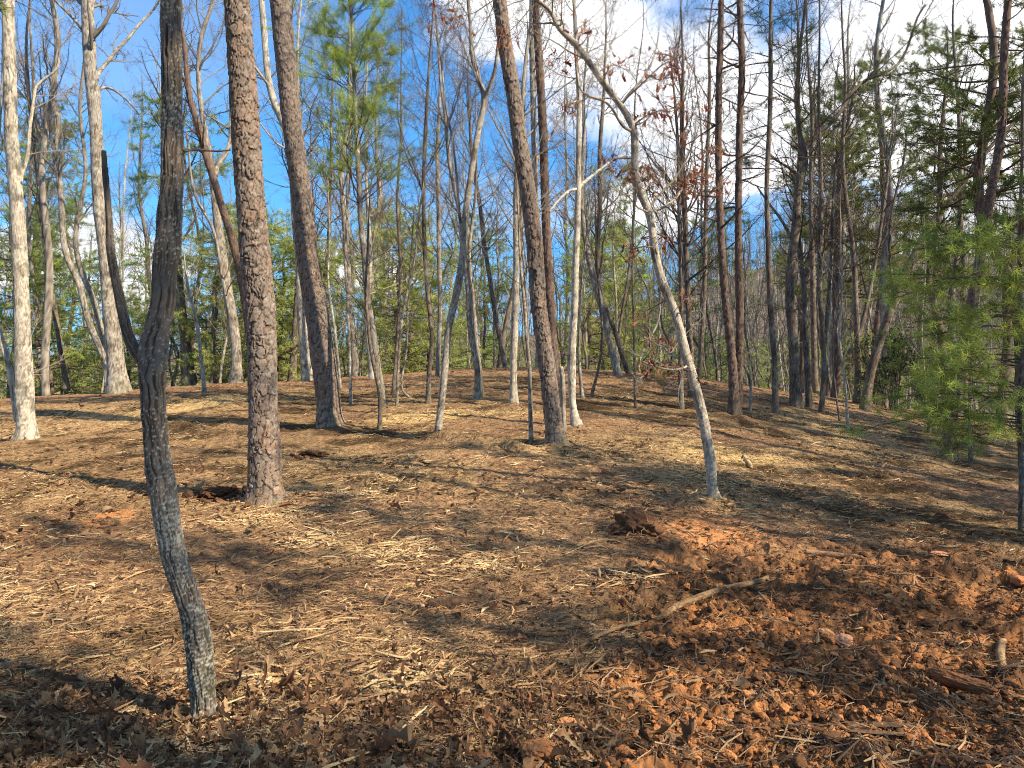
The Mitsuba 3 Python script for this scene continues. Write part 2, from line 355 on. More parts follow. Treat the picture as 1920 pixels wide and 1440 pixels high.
def leaf_template():
    """a lobed oak leaf, 1 long, stalk at the origin, along +x; folded on its midrib"""
    xs = np.array([0.0, 0.10, 0.22, 0.32, 0.40, 0.50, 0.62, 0.70, 0.80, 0.90, 1.0])
    ws = np.array([0.0, 0.05, 0.21, 0.10, 0.13, 0.34, 0.16, 0.18, 0.27, 0.10, 0.0])
    mid = np.stack([xs, 0 * xs, 0 * xs], -1)
    lf = np.stack([xs + 0.3 * ws, ws, 0 * xs], -1)[1:-1]
    rt = lf * [1, -1, 1]
    V = np.vstack([mid, lf, rt])
    n, f = len(xs), []
    for side, off in ((0, n), (1, n + len(lf))):
        tri = [(0, 1, off)]
        for k in range(len(lf) - 1):
            tri += [(k + 1, k + 2, off + k), (k + 2, off + k + 1, off + k)]
        tri += [(n - 2, n - 1, off + len(lf) - 1)]
        f += [t[::-1] if side else t for t in tri]
    return V, np.array(f)
LEAF_V, LEAF_F = leaf_template()
LEAF_V2 = np.array([[0, 0, 0], [0.3, 0.20, 0], [0.65, 0.22, 0], [1, 0, 0], [0.65, -0.22, 0], [0.3, -0.20, 0], [0.5, 0, 0]], float)
LEAF_F2 = np.array([[0, 6, 1], [1, 6, 2], [2, 6, 3], [3, 6, 4], [4, 6, 5], [5, 6, 0]])

def leaves(rng, pos, X, Z, size, col, tmpl=None):
    """leaves at pos (n,3): X = direction of the blade, Z = its face -> (n, verts, 3), faces, colours"""
    LV, LF = (LEAF_V, LEAF_F) if tmpl is None else tmpl
    n = len(pos)
    X = nrm(X)
    Z = nrm(Z - (Z * X).sum(-1, keepdims=True) * X)
    Y = np.cross(Z, X)
    v = np.broadcast_to(LV, (n, *LV.shape)).copy()
    v[..., 1] *= rng.uniform(0.35, 0.95, n)[:, None] * rng.uniform(0.55, 1.25, (n, LV.shape[0]))
    fold, curl, tw = rng.uniform(0.0, 1.8, n), rng.uniform(-1.6, 2.6, n), rng.uniform(-2.0, 2.0, n)
    v[..., 2] += fold[:, None] * np.abs(v[..., 1]) + curl[:, None] * (v[..., 0] - 0.4) ** 2 * 0.7 + tw[:, None] * v[..., 1] * (v[..., 0] - 0.5)
    v = v * size[:, None, None]
    W = pos[:, None] + v[..., :1] * X[:, None] + v[..., 1:2] * Y[:, None] + v[..., 2:] * Z[:, None]
    c = col[:, None] * (0.8 + 0.35 * rng.uniform(0, 1, (n, LV.shape[0], 1)))
    return W, LF, np.clip(c, 0, 1)

def flat(W, f, c):
    n, k = W.shape[:2]
    return W.reshape(-1, 3), (f[None] + (np.arange(n) * k)[:, None, None]).reshape(-1, 3), np.broadcast_to(c, W.shape).reshape(-1, 3)

def tufts(rng, pos, dirs, count, length, width, col, spread=0.9):
    """needle tufts: each needle one thin triangle"""
    n = len(pos)
    d = nrm(dirs[:, None] * 0.9 + spread * rng.normal(size=(n, count, 3)))
    side = nrm(np.cross(d, rng.normal(size=d.shape))) * width / 2
    L = length * rng.uniform(0.6, 1.15, (n, count, 1))
    base = pos[:, None] + d * L * 0.06 + rng.normal(size=d.shape) * length * 0.12
    V = np.stack([base - side, base + side, base + d * L], 2)
    c = np.asarray(col)[None, None, None] * rng.uniform(0.6, 1.35, (n, 1, 1, 1)) * rng.uniform(0.75, 1.25, (n, count, 1, 1)) * np.array([1, 1, 1.0])
    yel = rng.uniform(0, 1, (n, 1, 1, 1)) * 0.5
    c = c * (1 + yel * np.array([0.5, 0.12, -0.25]))
    c = np.broadcast_to(c, V.shape)
    return V.reshape(-1, 3), np.arange(n * count * 3).reshape(-1, 3), c.reshape(-1, 3)

def bare_crown(rng, stem, R, n1, t0, L1, n2, n3, col, ang1=(30, 65), up=0.10, n4=0, t1=0.98):
    """limbs, branches, twigs of a leafless tree -> (limb mesh, twig mesh)"""
    col = np.array(col)
    shade = lambda m, s: np.broadcast_to(col * s, (m, 3)) * rng.uniform(0.8, 1.2, (m, 1))
    A, RA, LA = spawn(rng, stem[None], R[None], n1, t0, t1, ang1, L1, 9, 0.36, up=up, wig=0.11, tip=0.25, rmin=0.005)
    B, RB, LB = spawn(rng, A, RA, n2, 0.15, 1.0, (25, 65), LA * 0.42, 6, 0.55, up=0.05, wig=0.17, tip=0.35, rmin=0.0034)
    out = [tubes(A, RA, 6, shade(len(A), 1.0)), tubes(B, RB, 4, shade(len(B), 0.95))]
    if n3:
        Cc, RC, LC = spawn(rng, B, RB, n3, 0.1, 1.0, (25, 65), LB * 0.48, 3, 0.6, up=0.04, wig=0.18, tip=0.5, rmin=0.0026)
        out.append(tubes(Cc, RC, 3, shade(len(Cc), 0.85) * [1.05, 0.97, 0.93]))
        if n4:
            D, RD, LD = spawn(rng, Cc, RC, n4, 0.1, 1.0, (25, 60), LC * 0.55, 2, 0.7, up=0.03, wig=0.2, tip=0.6, rmin=0.0021)
            out.append(tubes(D, RD, 3, shade(len(D), 0.8) * [1.1, 0.95, 0.92]))
    return join(out[:2]), (join(out[2:]) if out[2:] else None)

def pine_crown(rng, stem, R, n1, t0, L1, per, tuft, length, width, col, ang=(65, 100), up=0.02, bark=(0.12, 0.085, 0.065), base_thin=0.3, per_tw=3, spread=0.9, profile=None):
    """whorled branches with needle tufts -> (wood mesh, needle mesh)"""
    A, RA, LA = spawn(rng, stem[None], R[None], n1, t0, 0.99, ang, L1, 7, 0.28, up=up, wig=0.10, tip=0.3, rmin=0.006)
    B, RB, LB = spawn(rng, A, RA, per, 0.30, 1.0, (25, 60), LA * 0.33, 4, 0.6, up=0.05, wig=0.16, tip=0.5, rmin=0.004, flat=0.55)
    wood = join([tubes(A, RA, 5, np.broadcast_to(bark, (len(A), 3))), tubes(B, RB, 3, np.broadcast_to(bark, (len(B), 3)))])
    s = np.linspace(0.35, 1.0, per_tw)
    i = np.minimum((s * 3).astype(int), 2)
    w = (s * 3 - i)[None, :, None]
    pos = (B[:, i] * (1 - w) + B[:, i + 1] * w).reshape(-1, 3)
    d = nrm(B[:, i + 1] - B[:, i]).reshape(-1, 3)
    keep = rng.uniform(0, 1, len(pos)) > base_thin * 0.5
    return wood, tufts(rng, pos[keep], d[keep], tuft, length, width, col, spread)

# ------------------------------------------------------------------ hero trees, traced stem by stem
COUNT = {}
def new_key(name):
    n = COUNT.get(name, 0)
    COUNT[name] = n + 1
    return name if n == 0 else f'{name}_{n:03d}'

def stem_points(path, Y, ext=0.0, ext_r=0.3, bury=0.18, lean=0.0, drift=0.0, rng=None):
    px, py, w = (np.array(c, float) for c in zip(*path))
    P = unproj(px, py, Y)
    P[:, 1] += lean * (P[:, 2] - P[0, 2])
    sc = P[:, 1] / Y                                                # keep the drawn outline true to the lean
    P[:, 0] *= sc
    P[:, 2] = EYE + (CY - py) / F * P[:, 1]
    r = w / 2 / F * P[:, 1] * np.cos(np.arctan((px - CX) / F))          # a round stem off the axis is drawn wider
    if bury:
        d = P[0] - P[1]
        P = np.vstack([P[0] + nrm(d) * bury, P])
        r = np.concatenate([[r[0] * 1.05], r])
    if ext:
        d = nrm(P[-1] - P[-3])
        for k in range(1, 4):
            d = nrm(d * 0.8 + np.array([0, 0, 0.3]) + (rng.normal(size=3) * 0.05 if rng is not None else 0))
            P = np.vstack([P, P[-1] + d * ext / 3])
            r = np.append(r, r[-1] * (1 - (1 - ext_r) * 0.42))
    return np.hstack([P, r[:, None]])

def resampled(pts, n=40):
    c, L = smooth_path(pts, n)
    return c[:, :3], np.maximum(c[:, 3], 0.004), L

TREES = []
def tree(name, label, style, path, Y=None, ext=8.0, limbs=(), crown=None, pine=None, rows=None, sides=None, lichen=0.3, root=0.4, lean=0.0, cat='tree', group=None, bands=None):
    seed = 100 + len(TREES) * 17
    rng = np.random.default_rng(seed)
    key = new_key(name)
    if Y is None:
        Y = float(dist(path[0][0], path[0][1]))
    pts = stem_points(path, Y, ext, lean=lean, rng=rng)
    P, R, L = resampled(pts)
    wpx = np.median([p[2] for p in path])
    hpx = abs(path[0][1] - path[-1][1])
    sides = sides or int(np.clip(wpx * 2.4, 8, 96))
    rows = rows or int(np.clip((hpx + 60 * (ext > 0)) / 3.2, 24, 640))
    scene[key + '__trunk'] = shape(trunk_mesh(pts, style, rows, sides, seed, lichen, root, (1 - (ext + 0.1) / max(L, ext + 1)) if ext else 1.0, bands), 'bark')
    main, second = np.array(BARKS[style][0]), np.array(BARKS[style][1])
    wood, twig, green = [], [], []
    for q, limb in enumerate(limbs):
        w0, w1, dY, *xy = limb
        lstyle = style
        n = len(xy)
        px, py = zip(*xy)
        Yl = Y + lean * 3 + np.linspace(0, dY, n)
        lp = np.hstack([unproj(px, py, Yl), (np.linspace(w0, w1, n) / 2 / F * Yl * np.cos(np.arctan((np.array(px) - CX) / F)))[:, None]])
        lm = trunk_mesh(lp, lstyle, max(12, int(n * (26 if w0 > 15 else 10))), int(np.clip(w0 * 1.8, 6, 40)), seed + q + 1, -0.5 if key == 'foreground_tree' else lichen, 0)
        scene[f'{key}__limb' + (f'_{q:03d}' if q else '')] = shape(lm, 'bark')
        LP, LR, LL = resampled(lp, 12)
        if crown and crown.get('limb', True):
            a, b = bare_crown(rng, LP, LR, max(4, int(LL * 2.2)), 0.2, 0.35 * LL + 0.4, crown.get('n2', 5), crown.get('n3', 4), main * 0.9, ang1=(25, 65), up=0.04, n4=crown.get('n4', 0))
            wood.append(a), twig.append(b)
    if crown:
        a, b = bare_crown(rng, P, R, crown['n1'], crown.get('t0', 0.4), crown['L1'], crown.get('n2', 6), crown.get('n3', 5), main * crown.get('tone', 0.95),
                          ang1=crown.get('ang', (30, 65)), up=crown.get('up', 0.09), n4=crown.get('n4', 0))
        wood.append(a), twig.append(b)
    if pine:
        a, b = pine_crown(rng, P, R, **pine)
        wood.append(a), green.append(b)
    if wood:
        scene[key + '__crown'] = shape(join(wood), 'bark')
    if any(t is not None for t in twig):
        scene[key + '__twigs'] = shape(join(twig), 'bark', False)
        labels[key + '__twigs'] = {'kind': 'stuff'}
    if green:
        scene[key + '__needles'] = shape(join(green), 'needles', False)
    labels[key] = {'label': label, 'category': cat}
    if group:
        labels[key]['group'] = group
    TREES.append(key)
    return key, P, R, rng, Y

HI = dict(n1=16, L1=3.2, t0=0.5, n2=6, n3=5)               # crowns that are mostly above the frame
MID = dict(n1=25, L1=2.6, t0=0.30, n2=5, n3=5, n4=2)
THIN = dict(n1=14, L1=1.3, t0=0.25, n2=5, n3=3, n4=2)
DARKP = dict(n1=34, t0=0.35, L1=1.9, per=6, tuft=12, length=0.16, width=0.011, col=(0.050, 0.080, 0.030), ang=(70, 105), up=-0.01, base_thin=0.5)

tree('foreground_tree', 'lichen spotted grey tree closest in front, forked with a broken dead side stem', 'lichen',
     [(381, 1358, 50), (382, 1340, 43), (377, 1260, 46), (364, 1160, 47), (331, 1060, 45), (312, 960, 48), (299, 880, 49), (289, 780, 47), (286, 730, 49), (286, 685, 54), (291, 640, 50), (298, 605, 46),
      (303, 580, 45), (308, 513, 44), (312, 480, 45), (318, 400, 44), (322, 333, 42), (323, 233, 39), (322, 133, 38), (321, 0, 37), (322, -120, 36)], ext=6, root=0.55, lichen=0.42, bands=[(0, -0.13), (0.4, -0.09), (0.65, -0.03), (0.9, 0.03), (1.2, 0.05), (1.6, 0.05), (1.8, -0.01), (2.2, -0.08), (2.5, 0.0), (3.0, -0.08), (3.6, -0.03)], crown=dict(HI, t0=0.62, n1=10, L1=2.2, limb=False), rows=640, sides=104,
     limbs=[(27, 9, 0.05, (281, 712), (264, 672), (247, 645), (236, 613), (222, 547), (209, 480), (204, 400), (198, 333), (195, 283)),
            (6, 3, 0.3, (345, 283), (375, 281), (400, 283), (432, 281))])
tree('pine_tree', 'large near pine with thick plated bark, left of the two scaly pines', 'pine',
     [(501, 944, 74), (499, 930, 64), (497, 880, 57), (494, 780, 52), (492, 680, 52), (488, 580, 53), (479, 480, 53), (472, 400, 51), (462, 267, 51), (454, 133, 48), (444, 0, 46), (436, -120, 43)], ext=7, rows=680, sides=140, lichen=0.5, root=0.4,
     pine=dict(DARKP, n1=22, t0=0.72, L1=2.0, tuft=8))
tree('pine_tree', 'tall scaly pine with an orange bark wound near its base, right of the larger pine', 'pine',
     [(620, 803, 56), (618, 790, 48), (615, 747, 42), (607, 680, 43), (593, 580, 42), (576, 480, 39), (569, 400, 38), (552, 267, 36), (538, 133, 37), (525, 0, 37), (514, -120, 34)], ext=8, rows=560, sides=100, lichen=0.3, root=0.25,
     pine=dict(DARKP, n1=22, t0=0.74, L1=2.2, tuft=8))
tree('pale_tree', 'white lichen covered trunk at the left edge with a slim upright side limb', 'pale',
     [(50, 832, 54), (50, 813, 43), (46, 747, 38), (44, 680, 36), (41, 580, 30), (37, 480, 30), (33, 400, 28), (22, 267, 27), (18, 133, 26), (15, 0, 24), (12, -100, 22)], lichen=0.6, root=0.35, crown=dict(HI, n4=1),
     limbs=[(9, 4, 0.5, (38, 345), (42, 325), (50, 300), (55, 250), (63, 187), (70, 160), (90, 143), (110, 110)), (13, 10, 0.3, (33, 790), (28, 762), (15, 680), (4, 640), (-8, 590), (-20, 500))])
tree('broad_tree', 'grey blotchy trunk with flared foot and a long dark limb rising to the right', 'grey',
     [(222, 731, 46), (219, 697, 36), (214, 647, 32), (206, 580, 29), (197, 480, 25), (188, 400, 25), (182, 300, 25), (177, 200, 26), (170, 133, 26), (163, 0, 24), (157, -80, 22)], ext=7, lichen=0.5, root=0.2, crown=dict(HI, n1=16, n4=1), Y=24.5,
     limbs=[(9, 4, 1.5, (181, 150), (186, 135), (200, 118), (220, 93), (240, 72), (260, 47), (283, 23), (300, -5)), (7, 3, -1.0, (155, 58), (133, 30), (103, 0), (90, -20)), (6, 3, 1.0, (181, 195), (205, 165), (240, 190), (262, 215))])
tree('leaning_tree', 'left of two pale stems leaning together behind the blotchy grey trunk', 'grey',
     [(203, 716, 14), (197, 680, 13), (177, 630, 13), (160, 580, 13), (147, 530, 12), (125, 480, 12), (117, 417, 12), (110, 333, 11), (104, 267, 10), (110, 227, 10), (100, 193, 10), (110, 83, 9), (100, 0, 8)], Y=27, ext=3, crown=MID)
tree('leaning_tree', 'right of two pale stems leaning together, partly behind the blotchy grey trunk', 'grey',
     [(206, 716, 14), (200, 667, 13), (187, 607, 12), (173, 557, 12), (150, 500, 11), (143, 430, 10), (160, 330, 8), (150, 200, 7)], Y=28, ext=5, crown=MID)
tree('slim_tree', 'slim grey tree between the left edge trunk and the leaning pair', 'grey', [(82, 735, 10), (72, 647, 9), (67, 563, 9), (57, 480, 8), (55, 380, 8), (62, 260, 7), (60, 100, 6)], Y=29, ext=4, crown=MID)
tree('slim_tree', 'slim dark tree leaning left just left of the leaning pair', 'dark', [(124, 722, 12), (110, 630, 11), (97, 547, 10), (87, 480, 9), (77, 383, 9), (63, 260, 8), (50, 120, 7)], Y=28, ext=4, crown=MID)
tree('dark_tree', 'stout dark trunk in green sprays just right of the foreground tree', 'dark', [(359, 720, 26), (353, 680, 20), (345, 620, 18), (337, 547, 17), (332, 450, 16), (328, 300, 14)], Y=28, ext=6, crown=MID)
tree('crooked_sapling', 'small crooked pale sapling with curling twigs beside the forked foreground tree', 'pale', [(383, 732, 8), (378, 680, 7), (370, 613, 7), (363, 580, 7), (354, 547, 6), (350, 522, 5)], ext=0.8, crown=dict(THIN, n1=10, L1=1.0, t0=0.6, ang=(40, 80)), Y=21)
k_, *_ = tree('twin_tree', 'wide pale tree with heavy forks behind the near plated pine', 'grey',
     [(442, 722, 27), (443, 680, 21), (440, 630, 20), (430, 563, 19), (417, 480, 18), (408, 413, 17), (400, 340, 15), (393, 290, 12), (380, 220, 10), (372, 133, 9), (383, 50, 8), (400, 0, 7)], Y=24.5, ext=4, crown=dict(MID, t0=0.55),
     limbs=[(11, 5, 1.5, (403, 330), (412, 305), (427, 280), (433, 240), (434, 180), (440, 100), (436, 0)), (8, 4, -1.0, (440, 640), (425, 560), (412, 490), (395, 420), (372, 380), (358, 330), (350, 250))])
tree('red_pine', 'reddish slim pine slanting behind the near plated pine', 'redpine',
     [(478, 716, 17), (470, 640, 16), (457, 547, 15), (443, 480, 14), (430, 430, 14), (413, 377, 13), (400, 333, 13), (387, 293, 13), (373, 240, 12), (358, 193, 11), (350, 133, 9), (345, 80, 7)], Y=20, ext=1.2, crown=dict(THIN, t0=0.6, L1=1.4, tone=0.6))
tree('pale_tree', 'clean pale trunk showing between the two scaly pines near the crest', 'pale', [(577, 719, 24), (573, 680, 19), (567, 613, 18), (563, 513, 17), (552, 380, 15), (535, 240, 14), (523, 213, 14), (507, 167, 13), (497, 83, 12), (490, 0, 11)], Y=25, ext=5, crown=MID,
     limbs=[(7, 4, 1.0, (560, 440), (562, 330), (560, 210), (558, 100), (565, 0))])
tree('slim_tree', 'short dark trunk just left of the clean pale trunk', 'dark', [(547, 716, 17), (552, 647, 13), (557, 563, 12), (562, 480, 11), (560, 350, 10)], Y=27, ext=7, crown=MID)
tree('pale_tree', 'straight pale trunk with dark foot right of the scaly pine', 'grey', [(667, 714, 19), (663, 647, 14), (657, 580, 13), (650, 480, 12), (645, 400, 11), (640, 330, 10), (655, 200, 9)], Y=27, ext=5, crown=MID)
tree('sapling', 'thin white sapling rising just right of the scaly pine foot', 'pale', [(658, 758, 6), (655, 647, 5), (652, 580, 5), (648, 450, 4), (655, 350, 3)], ext=2, crown=THIN)
tree('sapling', 'thin pale sapling touching the right side of the scaly pine', 'pale', [(641, 757, 6), (634, 680, 5), (625, 600, 5), (615, 520, 4), (618, 440, 3)], ext=1.5, crown=THIN, Y=20)
key, P, R, rng, Y = tree('white_pine', 'bright green feathery pine standing left of the centre', 'grey', [(718, 760, 16), (707, 680, 13), (700, 630, 13), (690, 563, 12), (683, 480, 12), (677, 417, 11), (673, 333, 10), (668, 250, 8), (664, 150, 7), (660, 50, 6), (658, -60, 4)], ext=1.5,
     pine=dict(n1=112, t0=0.40, L1=1.8, per=8, tuft=15, length=0.16, width=0.008, col=(0.33, 0.47, 0.12), ang=(45, 80), up=0.05, base_thin=0.2, per_tw=4))
tree('sapling', 'dark bent sapling in front of the feathery green pine', 'dark', [(712, 805, 8), (712, 740, 8), (702, 687, 8), (695, 653, 7), (690, 607, 6), (686, 540, 5), (689, 470, 4)], ext=1.5, crown=THIN)
tree('sapling', 'pale stem close behind the feathery green pine trunk', 'pale', [(698, 740, 11), (693, 663, 10), (688, 600, 9), (694, 500, 8), (690, 400, 7)], ext=5, crown=MID, Y=23)
tree('sapling', 'thin sapling left of two crossing stems right of the green pine', 'dark', [(737, 740, 7), (743, 663, 7), (748, 580, 6), (750, 480, 6), (745, 380, 5), (752, 250, 4)], ext=3, crown=THIN)
tree('sapling', 'thin sapling right of two crossing stems right of the green pine', 'grey', [(744, 760, 6), (747, 680, 5), (757, 580, 5), (778, 480, 4), (786, 400, 3)], ext=2, crown=THIN)
tree('sapling', 'wispy curved stem left of the two close grey stems near the crest', 'grey', [(772, 748, 4), (757, 735, 4), (757, 690, 4), (764, 600, 4), (766, 540, 3), (772, 460, 3)], ext=1, crown=THIN)
tree('slim_tree', 'left of two close slim stems before the pale curved tree', 'dark', [(803, 755, 10), (805, 697, 9), (810, 640, 9), (803, 563, 8), (797, 480, 8), (794, 350, 7), (800, 200, 6)], ext=3, crown=MID)
tree('slim_tree', 'right of two close slim stems before the pale curved tree', 'grey', [(820, 730, 10), (822, 660, 9), (825, 597, 9), (823, 480, 8), (822, 380, 8), (820, 290, 7), (825, 150, 5)], Y=22, ext=4, crown=MID)
tree('curved_tree', 'pale smooth tree with curving trunk and high fork left of the centre pine', 'grey',
     [(822, 824, 18), (823, 800, 14), (827, 763, 13), (835, 680, 13), (842, 613, 13), (853, 563, 14), (863, 513, 14), (868, 470, 13), (873, 400, 12), (885, 317, 11), (893, 267, 11), (903, 217, 11), (908, 183, 11), (900, 155, 8), (887, 117, 7), (883, 67, 6), (878, 0, 6), (876, -60, 5)], ext=2.5, lichen=0.45,
     crown=dict(n1=16, L1=1.8, t0=0.55, n2=6, n3=5, n4=2), limbs=[(8, 5, -0.4, (908, 190), (915, 168), (924, 146), (931, 110), (936, 60), (934, 0)), (5, 3, 0.6, (870, 450), (862, 400), (856, 330), (846, 250), (836, 200), (828, 120), (815, 60))])
tree('slim_tree', 'wavy grey trunk left of two right of the pale curved tree', 'grey', [(893, 748, 12), (895, 697, 11), (885, 640, 11), (880, 597, 10), (878, 547, 10), (873, 497, 9), (862, 400, 8), (842, 300, 7), (835, 220, 6)], ext=2, crown=MID, lichen=0.5)
tree('slim_tree', 'thinner grey trunk right of the wavy one near the curved tree', 'grey', [(903, 743, 9), (898, 680, 8), (892, 630, 8), (887, 563, 7), (880, 480, 6), (890, 380, 5)], ext=3, crown=MID)
tree('slim_tree', 'dark slim trunk leaning left at the crest left of centre', 'dark', [(951, 709, 12), (943, 663, 10), (933, 613, 9), (925, 563, 9), (917, 513, 8), (907, 450, 8), (897, 367, 7), (888, 317, 7), (880, 200, 5)], Y=25, ext=3, crown=MID)
tree('pale_tree', 'upright pale grey trunk with flared foot left of the centre pine', 'pale', [(963, 763, 22), (963, 745, 17), (963, 680, 13), (965, 613, 13), (967, 547, 12), (968, 480, 12), (969, 333, 11), (975, 250, 9), (985, 120, 7)], ext=5, crown=MID, lichen=0.1)
tree('sapling', 'knotty thin sapling close left of the centre pine foot', 'grey', [(996, 827, 9), (994, 747, 8), (992, 680, 7), (987, 630, 6), (984, 580, 6), (978, 520, 5), (974, 460, 4)], ext=1.5, crown=dict(THIN, t0=0.5), lichen=0.5)
tree('pine_tree', 'rough barked leaning pine at the centre of the clearing', 'pine',
     [(1044, 838, 42), (1040, 810, 31), (1036, 780, 28), (1025, 680, 28), (1011, 580, 27), (1004, 480, 28), (991, 367, 28), (975, 267, 26), (961, 167, 25), (947, 83, 24), (937, 0, 23), (926, -100, 21)], ext=8, rows=560, sides=72, lichen=0.3, root=0.3, pine=dict(DARKP, n1=22, t0=0.7, L1=2.2, tuft=8))
tree('red_pine', 'slender straight reddish pine just right of the centre pine', 'redpine', [(1048, 800, 19), (1040, 700, 15), (1034, 600, 15), (1027, 480, 15), (1023, 400, 14), (1019, 267, 14), (1012, 133, 13), (1004, 0, 12), (1000, -80, 11)], ext=6, crown=dict(HI, t0=0.5, L1=1.6, n1=16, tone=0.6), Y=15.5)
tree('slim_tree', 'grey trunk half hidden between the centre pine and the reddish pine', 'grey', [(1012, 712, 14), (1008, 560, 13), (1005, 450, 12), (1003, 333, 12), (1000, 200, 11), (997, 0, 9)], Y=24, ext=5, crown=dict(MID, t0=0.5),
     limbs=[(7, 3, 1.0, (1002, 330), (1012, 290), (1022, 270), (1045, 235), (1065, 200), (1090, 180))])
key, P, R, rng, Y = tree('broken_sapling', 'snapped sapling with splintered yellow top beside the centre pine', 'grey', [(1058, 818, 9), (1056, 747, 8), (1053, 695, 8), (1052, 688, 7)], ext=0, lichen=0.4)
sp = [np.hstack([unproj(*q, Y), [[0.009 * s] for s in (1, 0.7, 0.15)]]) for q in (((1050, 1051, 1049), (690, 684, 676)), ((1055, 1062, 1061), (691, 682, 668)))]
scene[key + '__splinter'] = shape((lambda m: (m[0], m[1], np.broadcast_to([0.55, 0.36, 0.12], m[0].shape)))(trunk_mesh(sp[0], 'pale', 10, 6, 3, 0, 0)), 'bark')
scene[key + '__stub'] = shape(trunk_mesh(sp[1], 'pale', 10, 6, 4, 0, 0), 'bark')
tree('pale_tree', 'spotted pale trunk with crooked foot right of the centre pine', 'pale', [(1082, 803, 26), (1077, 780, 16), (1072, 713, 15), (1073, 647, 14), (1077, 580, 13), (1079, 513, 12), (1082, 430, 12), (1084, 367, 11), (1085, 267, 10), (1085, 167, 9), (1080, 100, 7), (1076, 0, 6)], ext=3, lichen=0.75, crown=dict(MID, t0=0.55),
     limbs=[(6, 3, 0.8, (1085, 352), (1100, 338), (1125, 318), (1150, 300), (1175, 292)), (6, 3, -0.5, (1082, 355), (1065, 360), (1045, 378), (1030, 398))])
tree('leaning_tree', 'pale trunk leaning left at the far crest, thicker of a crossing pair', 'grey', [(1167, 729, 18), (1153, 680, 14), (1137, 613, 13), (1120, 547, 13), (1107, 497, 12), (1098, 450, 10), (1090, 380, 9), (1095, 250, 7)], Y=23, ext=3, crown=MID)
tree('leaning_tree', 'dark trunk leaning left at the far crest, thinner of a crossing pair', 'dark', [(1189, 727, 13), (1167, 667, 10), (1150, 613, 9), (1128, 560, 9), (1120, 500, 9), (1122, 430, 9), (1125, 370, 9), (1125, 280, 8), (1132, 180, 6)], Y=23.5, ext=3, crown=MID)
oak = tree('oak_tree', 'slender bowed oak with clinging russet leaves leaning over the clearing', 'pale',
     [(1340, 940, 30), (1337, 925, 22), (1333, 880, 20), (1328, 840, 20), (1317, 780, 20), (1300, 713, 19), (1282, 650, 18), (1263, 580, 16), (1249, 547, 16), (1233, 497, 15), (1226, 460, 15), (1217, 400, 15), (1200, 360, 14), (1190, 300, 14), (1187, 240, 14), (1163, 197, 12),
      (1133, 157, 12), (1107, 120, 11), (1080, 83, 11), (1047, 50, 9), (1033, 23, 8), (1010, 3, 7), (985, -15, 5)], ext=0.6, lichen=0.15, crown=dict(n1=26, L1=1.1, t0=0.50, n2=4, n3=3, n4=1, t1=0.99, ang=(40, 85), up=0.04), root=0.3, rows=520, sides=52,
     limbs=[(7, 3, 0.5, (1218, 398), (1235, 392), (1258, 380), (1278, 355), (1292, 330)), (6, 2.5, -0.5, (1188, 245), (1160, 225), (1140, 195), (1105, 180), (1085, 160)), (5, 2, -0.4, (1292, 683), (1270, 693), (1240, 690), (1205, 678)),
            (6, 2.5, 0.4, (1164, 198), (1185, 170), (1210, 140), (1228, 100), (1235, 60)), (5, 2, 0.3, (1284, 655), (1262, 668), (1240, 650), (1222, 655))])
P_ = [
 ('dark_pine', 'dark straight pine, left of two joined at the foot', 'redpine', [(1376, 785, 24), (1376, 747, 19), (1373, 680, 15), (1362, 580, 13), (1354, 480, 12), (1348, 333, 11), (1347, 233, 11), (1349, 133, 11), (1352, 0, 9), (1353, -80, 8)], None, 5, dict(n1=40, t0=0.28, L1=1.2, n2=4, n3=3, n4=0, ang=(65, 100), up=0.02, tone=0.6), None),
 ('dark_pine', 'dark straight pine, right of two joined at the foot', 'redpine', [(1381, 785, 18), (1384, 740, 14), (1386, 680, 13), (1387, 580, 13), (1385, 480, 12), (1385, 333, 11), (1387, 233, 11), (1391, 133, 11), (1387, 0, 10), (1386, -80, 8)], None, 5, dict(n1=40, t0=0.28, L1=1.3, n2=4, n3=3, ang=(65, 100), up=0.02, tone=0.6), None),
 ('dark_pine', 'slim dark pine standing alone right of the joined pair', 'dark', [(1454, 780, 15), (1452, 680, 11), (1445, 580, 11), (1441, 480, 10), (1438, 333, 9), (1443, 233, 9), (1445, 67, 8), (1447, -40, 6)], None, 3, None, dict(DARKP, n1=46, t0=0.42, L1=1.7)),
]
for nm, lb, st, pth, Yv, ex, cr, pn in P_:
    tree(nm, lb, st, pth, Y=Yv, ext=ex, crown=cr, pine=pn)
tree('forked_oak', 'stout grey trunk forking wide high up on the right side', 'dark', [(1494, 763, 26), (1490, 713, 20), (1488, 647, 19), (1482, 580, 18), (1485, 480, 17), (1493, 417, 16), (1498, 350, 15), (1508, 300, 15), (1500, 255, 9), (1495, 167, 8), (1500, 90, 6), (1510, 0, 5)], ext=2, crown=dict(MID, t0=0.55, tone=0.85),
     limbs=[(10, 4, 0.8, (1509, 300), (1514, 273), (1547, 240), (1580, 203), (1603, 167), (1640, 143), (1680, 123), (1710, 63), (1735, 10)), (6, 3, -0.4, (1493, 325), (1475, 312), (1455, 300), (1443, 290)), (6, 3, 0.5, (1482, 445), (1463, 410), (1443, 383), (1420, 350))])
tree('dark_tree', 'mossy slim trunk directly right of the forked grey trunk', 'dark', [(1518, 763, 15), (1513, 680, 12), (1510, 613, 11), (1508, 547, 10), (1500, 480, 10), (1495, 400, 9), (1500, 250, 7)], ext=4, crown=dict(MID, tone=0.85), lichen=0.45)
tree('dark_tree', 'second dark trunk right of the forked grey trunk', 'dark', [(1528, 726, 14), (1525, 580, 11), (1523, 480, 10), (1520, 350, 9), (1522, 200, 7)], Y=27, ext=4, crown=dict(MID, tone=0.85))
